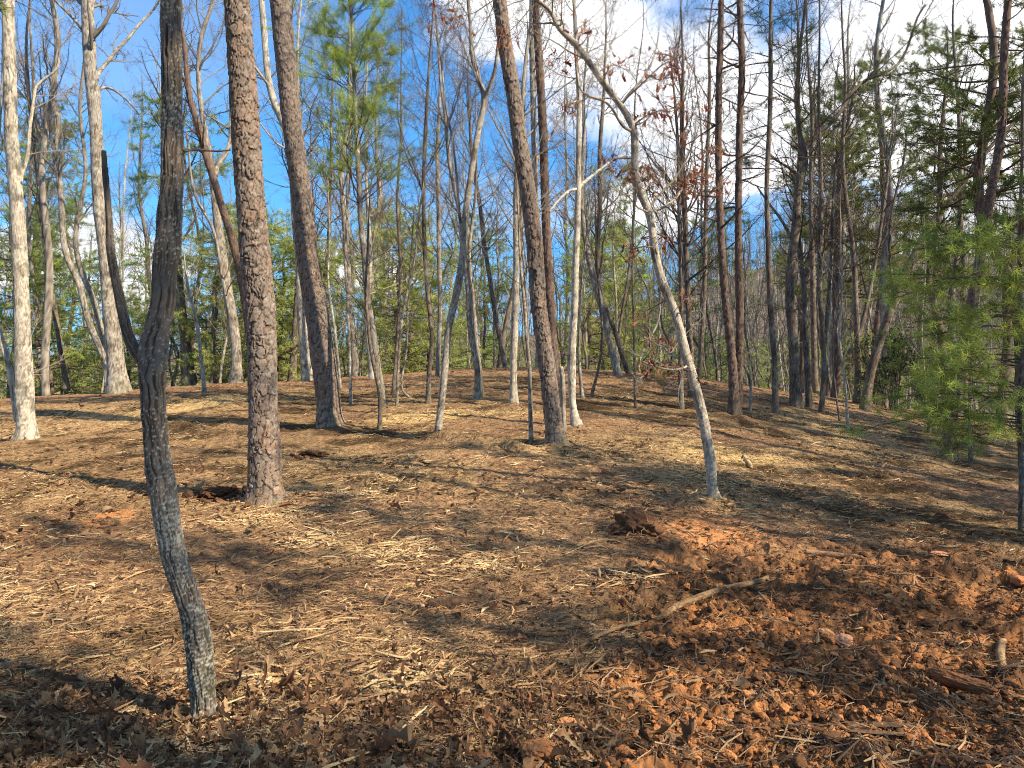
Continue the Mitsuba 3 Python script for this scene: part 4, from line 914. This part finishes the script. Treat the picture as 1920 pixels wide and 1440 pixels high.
def chips(rng, x, y, L, w, th, col, lift=0.3, tilt=0.14, stations=3):
    """flat splinters lying on the ground, three-sided, bent"""
    n = len(x)
    z = height(x, y)
    yaw = rng.uniform(0, 2 * np.pi, n)
    d = nrm(np.stack([np.cos(yaw), np.sin(yaw), rng.normal(0, tilt, n)], -1))
    s = nrm(np.cross(d, [0, 0, 1.0]) + rng.normal(0, 0.25, (n, 3)))
    up = np.cross(s, d)
    k = np.linspace(-0.5, 0.5, stations)
    prof = np.array([0.35, 1.0, 0.25]) if stations == 3 else np.array([1.0, 0.5])
    c0 = np.stack([x, y, z + th * (0.4 + lift * rng.uniform(0, 4, n)) + np.abs(d[:, 2]) * L * 0.3], -1)
    bend = rng.normal(0, 0.10, n) * L
    V = []
    for j in range(stations):
        c = c0 + d * (L * k[j])[:, None] + s * (bend * (1 - (2 * k[j]) ** 2))[:, None]
        ww, tt = (w * prof[j] / 2)[:, None], (th * (0.5 + 0.5 * prof[j]))[:, None]
        V += [c - s * ww, c + s * ww, c + up * tt]
    V = np.stack(V, 1)
    f = []
    for j in range(stations - 1):
        for a in range(3):
            b = (a + 1) % 3
            f += [(j * 3 + a, (j + 1) * 3 + b, j * 3 + b), (j * 3 + a, (j + 1) * 3 + a, (j + 1) * 3 + b)]
    C = np.broadcast_to(col[:, None], V.shape) * rng.uniform(0.85, 1.15, (n, V.shape[1], 1))
    return V, np.array(f), C

rng = np.random.default_rng(31)
CHIP = np.array([(0.54, 0.40, 0.215), (0.64, 0.51, 0.30), (0.42, 0.283, 0.148), (0.21, 0.130, 0.075), (0.31, 0.215, 0.130), (0.105, 0.067, 0.042), (0.44, 0.272, 0.138)])
def chip_colours(rng, x, y):
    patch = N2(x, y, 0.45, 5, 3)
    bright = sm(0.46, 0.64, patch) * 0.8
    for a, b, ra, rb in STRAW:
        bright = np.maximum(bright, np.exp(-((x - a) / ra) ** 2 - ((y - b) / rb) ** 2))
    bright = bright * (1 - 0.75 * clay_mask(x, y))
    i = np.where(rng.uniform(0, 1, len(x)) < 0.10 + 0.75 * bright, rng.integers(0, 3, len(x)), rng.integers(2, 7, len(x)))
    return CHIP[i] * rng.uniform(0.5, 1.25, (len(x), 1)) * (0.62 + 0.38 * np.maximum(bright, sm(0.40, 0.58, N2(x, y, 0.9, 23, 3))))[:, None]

# straw and needles
x, y = scatter_px(rng, 62000, power=1.0)
keep = rng.uniform(0, 1, len(x)) < (1 - 0.8 * clay_mask(x, y)) * (0.55 + 0.45 * sm(0.38, 0.58, N2(x, y, 0.9, 23, 3)))
x, y = x[keep], y[keep]
L = rng.lognormal(math.log(0.062), 0.45, len(x)) * (1 + 0.035 * y)
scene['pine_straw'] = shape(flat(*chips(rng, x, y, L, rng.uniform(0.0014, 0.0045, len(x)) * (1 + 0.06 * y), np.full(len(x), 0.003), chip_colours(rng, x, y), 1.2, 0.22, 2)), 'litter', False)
labels['pine_straw'] = {'label': 'tan straw and shredded fibre strewn over the clearing', 'category': 'straw', 'kind': 'stuff'}
# splinters
x, y = scatter_px(rng, 30000, power=1.05)
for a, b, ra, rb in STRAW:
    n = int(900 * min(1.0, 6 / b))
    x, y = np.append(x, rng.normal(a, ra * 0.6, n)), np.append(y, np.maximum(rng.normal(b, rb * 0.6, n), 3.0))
keep = rng.uniform(0, 1, len(x)) < (1 - 0.85 * clay_mask(x, y)) * (0.55 + 0.45 * sm(0.38, 0.58, N2(x, y, 0.9, 23, 3)))
x, y = x[keep], y[keep]
L = np.clip(rng.lognormal(math.log(0.050), 0.6, len(x)) * (1 + 0.03 * y), 0.018, 0.40)
w = np.minimum(L * rng.uniform(0.08, 0.25, len(x)) + 0.0025, 0.024)
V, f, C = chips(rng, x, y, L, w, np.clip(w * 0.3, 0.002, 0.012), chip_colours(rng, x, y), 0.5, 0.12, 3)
size_px = L / y
order = np.argsort(-size_px)
for n_, i in enumerate(order[:300]):
    k = 'wood_splinter' + (f'_{n_:03d}' if n_ else '')
    scene[k] = shape((V[i], f, C[i]), 'litter', False)
    labels[k] = {'label': 'torn wood splinter lying on the mulch', 'category': 'wood splinter', 'group': 'larger wood splinters strewn over the clearing'}
scene['wood_chips'] = shape(flat(V[order[300:]], f, C[order[300:]]), 'litter', False)
labels['wood_chips'] = {'label': 'small chips and splinters of shredded wood over the clearing', 'category': 'wood chips', 'kind': 'stuff'}

# thin fallen twigs
x, y = scatter_px(rng, 2600, power=1.0)
nt2 = len(x)
Lt, yaw = np.clip(rng.lognormal(math.log(0.22), 0.5, nt2), 0.08, 0.8), rng.uniform(0, 2 * np.pi, nt2)
k5 = np.linspace(-0.5, 0.5, 6)
wv = np.cumsum(rng.normal(0, 0.16, (nt2, 6)), 1)
TX = x[:, None] + Lt[:, None] * (k5 * np.cos(yaw)[:, None] - wv * 0.35 * np.sin(yaw)[:, None])
TY = y[:, None] + Lt[:, None] * (k5 * np.sin(yaw)[:, None] + wv * 0.35 * np.cos(yaw)[:, None])
TZ = np.stack([height(TX[:, j], TY[:, j]) for j in range(6)], 1) + 0.008 + np.abs(np.cumsum(rng.normal(0, 0.006, (nt2, 6)), 1))
scene['fallen_twigs'] = shape(tubes(np.stack([TX, TY, TZ], -1), rng.uniform(0.0013, 0.0042, (nt2, 1)) * (1 + 0.03 * y[:, None]) * np.linspace(1.2, 0.5, 6)[None], 3,
                                    np.array([(0.10, 0.07, 0.05), (0.17, 0.125, 0.09), (0.30, 0.22, 0.145), (0.07, 0.05, 0.04)])[rng.integers(0, 4, nt2)]), 'bark', False)
labels['fallen_twigs'] = {'label': 'thin dark twigs strewn over the clearing', 'category': 'twigs', 'kind': 'stuff'}
# fallen leaves
def leafy(x, y):
    fg = 0.7 * sm(-0.3, 0.5, 0.75 - x + 0.25 * (4.2 - y)) * (1 - sm(3.4, 4.3, y + 0.8 * (N2(x, y, 1.0, 15, 2) - 0.5)))
    mid = sm(0.5, 0.64, N2(x, y, 0.35, 16, 3)) * 0.5
    return np.clip(fg + mid + 0.07 + 0.6 * sm(17, 23, y), 0, 1) * (1 - 0.85 * clay_mask(x, y))
x, y = scatter_px(rng, 34000, power=1.0)
keep = rng.uniform(0, 1, len(x)) < leafy(x, y)
x, y = x[keep], y[keep]
n = len(x)
LP = np.array([(0.16, 0.097, 0.062), (0.24, 0.148, 0.088), (0.33, 0.215, 0.13), (0.10, 0.064, 0.045), (0.43, 0.31, 0.19), (0.20, 0.108, 0.066)])
sz = rng.lognormal(math.log(0.052), 0.38, n) * (1 + 0.03 * y)
yaw = rng.uniform(0, 2 * np.pi, n)
pos = np.stack([x, y, height(x, y) + rng.uniform(0.004, 0.035, n)], -1)
W, f, C = leaves(rng, pos, np.stack([np.cos(yaw), np.sin(yaw), rng.normal(0, 0.45, n)], -1), np.stack([rng.normal(0, 0.8, n), rng.normal(0, 0.8, n), np.ones(n)], -1), sz, LP[rng.integers(0, 6, n)] * rng.uniform(0.8, 1.15, (n, 1)))
order = np.argsort(y)
vis = [i for i in order if y[i] > 3.0 and abs(x[i] / y[i]) < 0.70]
for n_, i in enumerate(vis[:300]):
    k = 'fallen_leaf' + (f'_{n_:03d}' if n_ else '')
    scene[k] = shape((W[i], f, C[i]), 'dead_leaf', False)
    labels[k] = {'label': 'dry brown oak leaf lying in the leaf litter nearest the viewer', 'category': 'leaf', 'group': 'dry leaves lying nearest the viewer'}
rest = np.setdiff1d(np.arange(n), vis[:300])
near_, far_ = rest[y[rest] < 7], rest[y[rest] >= 7]
W2, f2, C2 = leaves(rng, pos[far_], np.stack([np.cos(yaw), np.sin(yaw), 0 * yaw], -1)[far_], np.stack([rng.normal(0, 0.5, n), rng.normal(0, 0.5, n), np.ones(n)], -1)[far_], sz[far_] * 1.1, LP[rng.integers(0, 6, len(far_))], (LEAF_V2, LEAF_F2))
scene['leaf_litter'] = shape(join([flat(W[near_], f, C[near_]), flat(W2, f2, C2)]), 'dead_leaf', False)
labels['leaf_litter'] = {'label': 'dry brown leaf litter covering the forest floor', 'category': 'leaf litter', 'kind': 'stuff'}

# clods of clay
ICO = trimesh.creation.icosphere(subdivisions=0)
ICO2, ICO3 = trimesh.creation.icosphere(subdivisions=1), trimesh.creation.icosphere(subdivisions=2)
def clods(rng, x, y, s, ico, col, sink=0.35):
    n = len(x)
    v = np.broadcast_to(ico.vertices, (n, *ico.vertices.shape)).copy()
    q = v * rng.uniform(1.1, 1.7, (n, 1, 1)) + rng.uniform(0, 90, (n, 1, 3))
    v *= (0.25 + 1.35 * meshkit.fbm(q, 3, 3))[..., None]
    v *= rng.uniform(0.65, 1.2, (n, 1, 3)) * s[:, None, None]
    a = rng.uniform(0, 2 * np.pi, n)
    c, sn = np.cos(a)[:, None], np.sin(a)[:, None]
    v = np.stack([v[..., 0] * c - v[..., 1] * sn, v[..., 0] * sn + v[..., 1] * c, v[..., 2] * 0.8], -1)
    v += np.stack([x, y, height(x, y) + s * (0.55 - sink)], -1)[:, None]
    C = np.broadcast_to(col[:, None], v.shape) * (0.65 + 0.7 * meshkit.fbm(q * 2.5, 2, 5))[..., None]
    return v, ico.faces, C
CLAY = np.array([(0.30, 0.135, 0.056), (0.24, 0.108, 0.047), (0.15, 0.075, 0.038), (0.36, 0.170, 0.073), (0.055, 0.034, 0.022), (0.10, 0.056, 0.032)])
x, y = scatter_px(rng, 46000, 930, 1475, 900, 1990, 0.8)
keep = rng.uniform(0, 1, len(x)) < clay_mask(x, y) * (0.25 + 0.75 * sm(0.34, 0.58, N2(x, y, 2.6, 21, 3)))
x, y = x[keep], y[keep]
s = np.clip(rng.lognormal(math.log(0.0056), 0.66, len(x)), 0.003, 0.038)
order = np.argsort(-s / y)
x, y, s = x[order], y[order], s[order]
col = CLAY[np.clip(rng.integers(0, 6, len(x)) + np.where(N2(x, y, 1.7, 25, 3) < 0.46, 2, 0), 0, 5)]
nb = min(240, len(x))
V, f, C = clods(rng, x[:nb], y[:nb], s[:nb], ICO3, col[:nb])
for n_ in range(nb):
    k = 'clay_clod' + (f'_{n_:03d}' if n_ else '')
    scene[k] = shape((V[n_], f, C[n_]), 'earth', True)
    labels[k] = {'label': 'crumbly lump of orange clay on the churned soil at the lower right', 'category': 'clod', 'group': 'larger clay lumps on the churned soil'}
ne = min(nb + 1800, len(x))
scene['clay_crumbs'] = shape(join([flat(*clods(rng, x[nb:ne], y[nb:ne], s[nb:ne], ICO2, col[nb:ne])), flat(*clods(rng, x[ne:], y[ne:], s[ne:], ICO, col[ne:]))]), 'earth', False)
labels['clay_crumbs'] = {'label': 'crumbs of orange clay covering the churned soil', 'category': 'soil', 'kind': 'stuff'}

# single sticks, logs and stones that one can point to
def ground_stick(name, label, px, w, style='grey', lift=0.01, cat='stick', squash=1.0, lichen=-0.6, tint=None):
    key = new_key(name)
    X, Yv, W_ = [], [], []
    for (a, b), ww in zip(px, w):
        q = on_ground(a, b)
        X.append(q[0]), Yv.append(q[1]), W_.append(ww / 2 / F * q[1])
    X, Yv, W_ = map(np.array, (X, Yv, W_))
    z = height(X, Yv)
    zs = np.convolve(np.pad(z, 1, mode='edge'), [0.25, 0.5, 0.25], mode='valid')
    z = np.maximum(zs, z - W_ * 0.3) + W_ * 0.45 + lift * 0.3
    pts = np.stack([X, Yv, z, W_], -1)
    m = trunk_mesh(pts, style, max(20, len(px) * 14), 12, len(scene), lichen, 0)
    if tint is not None:
        m = (m[0], m[1], m[2] * np.array(tint))
    if squash < 1:
        zc = np.mean(pts[:, 2])
        m = (np.column_stack([m[0][:, :2], zc + (m[0][:, 2] - zc) * squash]), m[1], m[2])
    scene[key] = shape(m, 'bark')
    labels[key] = {'label': label, 'category': cat}
ground_stick('fallen_branch', 'long bent grey branch lying across the mulch and clay', [(1078, 1222), (1125, 1200), (1180, 1180), (1235, 1165), (1262, 1148), (1300, 1135), (1365, 1113), (1420, 1090), (1458, 1070)], [5, 7, 8, 10, 12, 13, 11, 9, 6], 'grey', 0.07, tint=(0.80, 0.58, 0.38))
ground_stick('rotten_log', 'short dark rotten log lying in the middle of the foreground', [(803, 1135), (825, 1134), (850, 1132), (877, 1127)], [14, 22, 24, 14], 'dark', 0.03, cat='log', tint=(0.62, 0.48, 0.38))
ground_stick('clay_covered_stick', 'straight muddy stick lying on the clay at the right', [(1510, 1045), (1545, 1046), (1580, 1047), (1618, 1050)], [8, 10, 9, 6], 'dark', 0.01, tint=(2.2, 1.6, 1.1))
ground_stick('broken_stick', 'short bent pale stick near the right edge', [(1882, 1255), (1876, 1232), (1877, 1215), (1884, 1200)], [12, 15, 14, 9], 'pale', 0.02, tint=(0.75, 0.55, 0.36))
ground_stick('wood_slab', 'rotten dark wood slab, upper of two lying at the lower right', [(1605, 1383), (1640, 1376), (1690, 1374), (1735, 1376)], [10, 18, 16, 6], 'dark', 0.02, cat='wood slab', tint=(0.9, 0.72, 0.55), squash=0.45)
ground_stick('wood_slab', 'rotten dark wood slab, lower of two lying at the lower right', [(1580, 1394), (1620, 1392), (1660, 1391), (1700, 1388)], [8, 13, 12, 6], 'dark', 0.02, cat='wood slab', tint=(0.9, 0.72, 0.55), squash=0.45)
ground_stick('pale_root', 'pale splintered root running right of the forked tree foot', [(300, 1276), (330, 1270), (365, 1262), (405, 1252), (440, 1240)], [10, 12, 11, 9, 5], 'pale', 0.01, tint=(0.95, 0.75, 0.5))
ground_stick('thin_stick', 'brown stick slanting left of the forked tree foot', [(245, 1285), (270, 1300), (295, 1308), (315, 1317)], [5, 6, 6, 4], 'pale', 0.01, tint=(0.7, 0.45, 0.3))
ground_stick('bleached_stick', 'bleached forked stick lying in the pale shreds at mid left', [(748, 1015), (770, 1013), (795, 1011), (816, 1012)], [5, 7, 6, 3], 'pale', 0.015, tint=(1.1, 0.92, 0.66))
ground_stick('bleached_stick', 'bleached stick in the foreground mulch below the rotten log', [(765, 1285), (800, 1280), (835, 1272), (862, 1255)], [7, 9, 8, 4], 'pale', 0.015, tint=(1, 0.82, 0.58))
ground_stick('bark_strip', 'flat strip of bark lying left of the forked tree', [(115, 1188), (140, 1200), (165, 1207)], [9, 12, 8], 'pale', 0.01, tint=(0.8, 0.5, 0.3), cat='bark')
ground_stick('bark_strip', 'long strip of bark left of the forked tree, farther back', [(137, 1107), (160, 1115), (182, 1126)], [8, 11, 7], 'pale', 0.01, tint=(0.7, 0.48, 0.3), cat='bark')
ground_stick('pale_log', 'short pale log piece lying in the sunlit straw right of the bowed oak', [(1395, 855), (1400, 865), (1408, 878)], [8, 10, 8], 'pale', 0.01, cat='log', tint=(0.95, 0.75, 0.5))
ground_stick('muddy_root', 'thin curved root standing out of the root clump', [(1085, 1035), (1110, 1020), (1140, 1015), (1158, 1017)], [5, 6, 5, 3], 'grey', 0.03, tint=(0.9, 0.7, 0.45))

def stone(name, label, px, py, s, flatten, col, seed, rot=0.0, cat='stone', sink=0.3):
    key = new_key(name)
    rng = np.random.default_rng(seed)
    m = trimesh.creation.icosphere(subdivisions=4)
    v = np.array(m.vertices)
    v = np.sign(v) * np.abs(v) ** (1.0 if cat == 'mound' else 0.8)
    v *= (0.8 + 0.4 * meshkit.fbm(v * 1.3 + seed, 3, seed))[:, None]
    v += nrm(v) * (meshkit.fbm(v * 5 + seed, 4, seed + 1) - 0.5)[:, None] * (0.75 if cat == 'mound' else 0.50)
    x, y = on_ground(px, py)
    v = v * np.array(s) / 2 * [1, 1, flatten]
    c, sn = math.cos(rot), math.sin(rot)
    v = np.stack([v[:, 0] * c - v[:, 1] * sn, v[:, 0] * sn + v[:, 1] * c, v[:, 2]], -1)
    z = float(height(np.array([x]), np.array([y]))[0])
    v += [x, y, z + max(s) * flatten * 0.5 * (1 - sink)]
    C = np.array(col)[None] * (0.6 + 0.8 * meshkit.fbm(v * 40, 3, seed))[:, None]
    mesh = (v, m.faces, C)
    if cat == 'mound':
        n = 90
        cx, cy = x + rng.normal(0, s[0] * 0.45, n), y + rng.normal(0, s[1] * 0.5, n)
        mesh = join([mesh, flat(*clods(rng, cx, cy, rng.uniform(0.012, 0.05, n), ICO2, np.array(col)[None] * rng.uniform(0.7, 1.5, (n, 1)), 0.2))])
    scene[key] = shape(mesh, 'earth')
    labels[key] = {'label': label, 'category': cat}
stone('clay_block', 'pinkish angular block among the clay at the lower right', 1580, 1228, (0.11, 0.10, 0.09), 0.8, (0.46, 0.25, 0.16), 3, 0.5)
stone('clay_block', 'brown rounded block left of and above the pinkish one', 1548, 1200, (0.10, 0.09, 0.09), 0.7, (0.34, 0.19, 0.10), 4, 0.2)
stone('clay_slab', 'long dark red clay slab lying diagonally near the lower right corner', 1802, 1300, (0.30, 0.08, 0.09), 0.8, (0.20, 0.095, 0.050), 6, -0.9, cat='clay slab')
stone('clay_block', 'orange block at the right edge under the pine', 1910, 1098, (0.10, 0.10, 0.09), 0.9, (0.36, 0.16, 0.08), 8, 0.3)
stone('clay_block', 'small tan block above the long clay slab', 1665, 1140, (0.07, 0.05, 0.05), 0.8, (0.42, 0.24, 0.12), 9, 0.8)
stone('clay_block', 'orange lump at the bottom edge right of the middle', 1010, 1425, (0.15, 0.13, 0.12), 0.8, (0.33, 0.155, 0.070), 12, 0.2)
stone('clay_block', 'orange lump at the left end of the churned clay', 1062, 1358, (0.09, 0.07, 0.06), 0.6, (0.36, 0.175, 0.082), 13, 0.2)
stone('clay_block', 'flat reddish stone at the upper right of the churned clay', 1757, 1037, (0.16, 0.08, 0.06), 0.6, (0.42, 0.22, 0.14), 14, 0.0)
stone('soil_mound', 'small dark soil mound left of the near plated pine', 412, 932, (0.42, 0.34, 0.30), 0.55, (0.085, 0.045, 0.026), 15, 0.0, cat='mound', sink=0.5)
stone('soil_mound', 'low dark soil clump right of the near plated pine', 582, 855, (0.30, 0.25, 0.20), 0.5, (0.10, 0.055, 0.03), 16, 0.0, cat='mound', sink=0.5)

# the clump of roots and soil in front of the bowed oak
rng = np.random.default_rng(66)
key = new_key('root_clump')
x, y = on_ground(1192, 1000)
z = float(height(np.array([x]), np.array([y]))[0])
m = trimesh.creation.icosphere(subdivisions=4)
v = np.array(m.vertices) * (0.25 + 1.4 * meshkit.fbm(np.array(m.vertices) * 2.6 + 5, 5, 3))[:, None] * [0.22, 0.17, 0.17] + [x, y, z + 0.02]
scene[key + '__soil'] = shape((v, m.faces, np.array([0.12, 0.06, 0.032]) * (0.5 + 1.0 * meshkit.fbm(v * 30, 3, 2))[:, None]), 'bark')
S = v[rng.integers(0, len(v), 46)]
S = S[S[:, 2] > z]
d = nrm(S - [x, y, z - 0.05] + rng.normal(size=S.shape) * 0.05)
Pp = np.zeros((len(S), 6, 3)); Pp[:, 0] = S - d * 0.03
for j in range(1, 6):
    d = nrm(d + 0.5 * rng.normal(size=d.shape) - [0, 0, 0.12])
    Pp[:, j] = Pp[:, j - 1] + d * rng.uniform(0.02, 0.05, (len(S), 1))
rootm = tubes(Pp, np.linspace(0.006, 0.002, 6)[None] * rng.uniform(0.6, 1.6, (len(S), 1)), 4, np.array([0.30, 0.20, 0.12]) * rng.uniform(0.5, 1.4, (len(S), 1)))
scene[key + '__roots'] = shape(rootm, 'bark')
labels[key] = {'label': 'torn clump of soil and roots before the bowed oak', 'category': 'root clump'}

# upright dry stalks in the foreground
rng = np.random.default_rng(91)
SPOTS = [(640, 1330), (870, 1395), (905, 1410), (930, 1400), (1000, 1415), (1035, 1400), (1070, 1420), (1545, 1300), (690, 1330), (790, 1360), (985, 1330), (1110, 1345), (520, 1400), (745, 1420), (1240, 1215), (300, 1420)]
for px, py in SPOTS:
    key = new_key('dry_stalk')
    x, y = on_ground(px, py)
    z = float(height(np.array([x]), np.array([y]))[0])
    h = rng.uniform(0.18, 0.42)
    S = (np.array([x, y, z - 0.02]) + np.linspace(0, 1, 7)[:, None] * np.array([rng.normal(0, 0.06), rng.normal(0, 0.06), h]) + np.cumsum(rng.normal(0, 0.006, (7, 3)), 0))[None]
    RS = np.linspace(0.0022, 0.0010, 7)[None]
    A, RA, LA = spawn(rng, S, RS, 5, 0.4, 1.0, (25, 60), h * 0.35, 4, 0.7, up=0.05, wig=0.15, rmin=0.0008)
    scene[key] = shape(join([tubes(S, RS, 4, np.array([[0.20, 0.12, 0.085]])), tubes(A, RA, 3, np.broadcast_to([0.20, 0.12, 0.085], (len(A), 3)))]), 'bark', False)
    labels[key] = {'label': 'thin dry stalk standing up from the foreground litter', 'category': 'stalk', 'group': 'dry stalks in the foreground'}
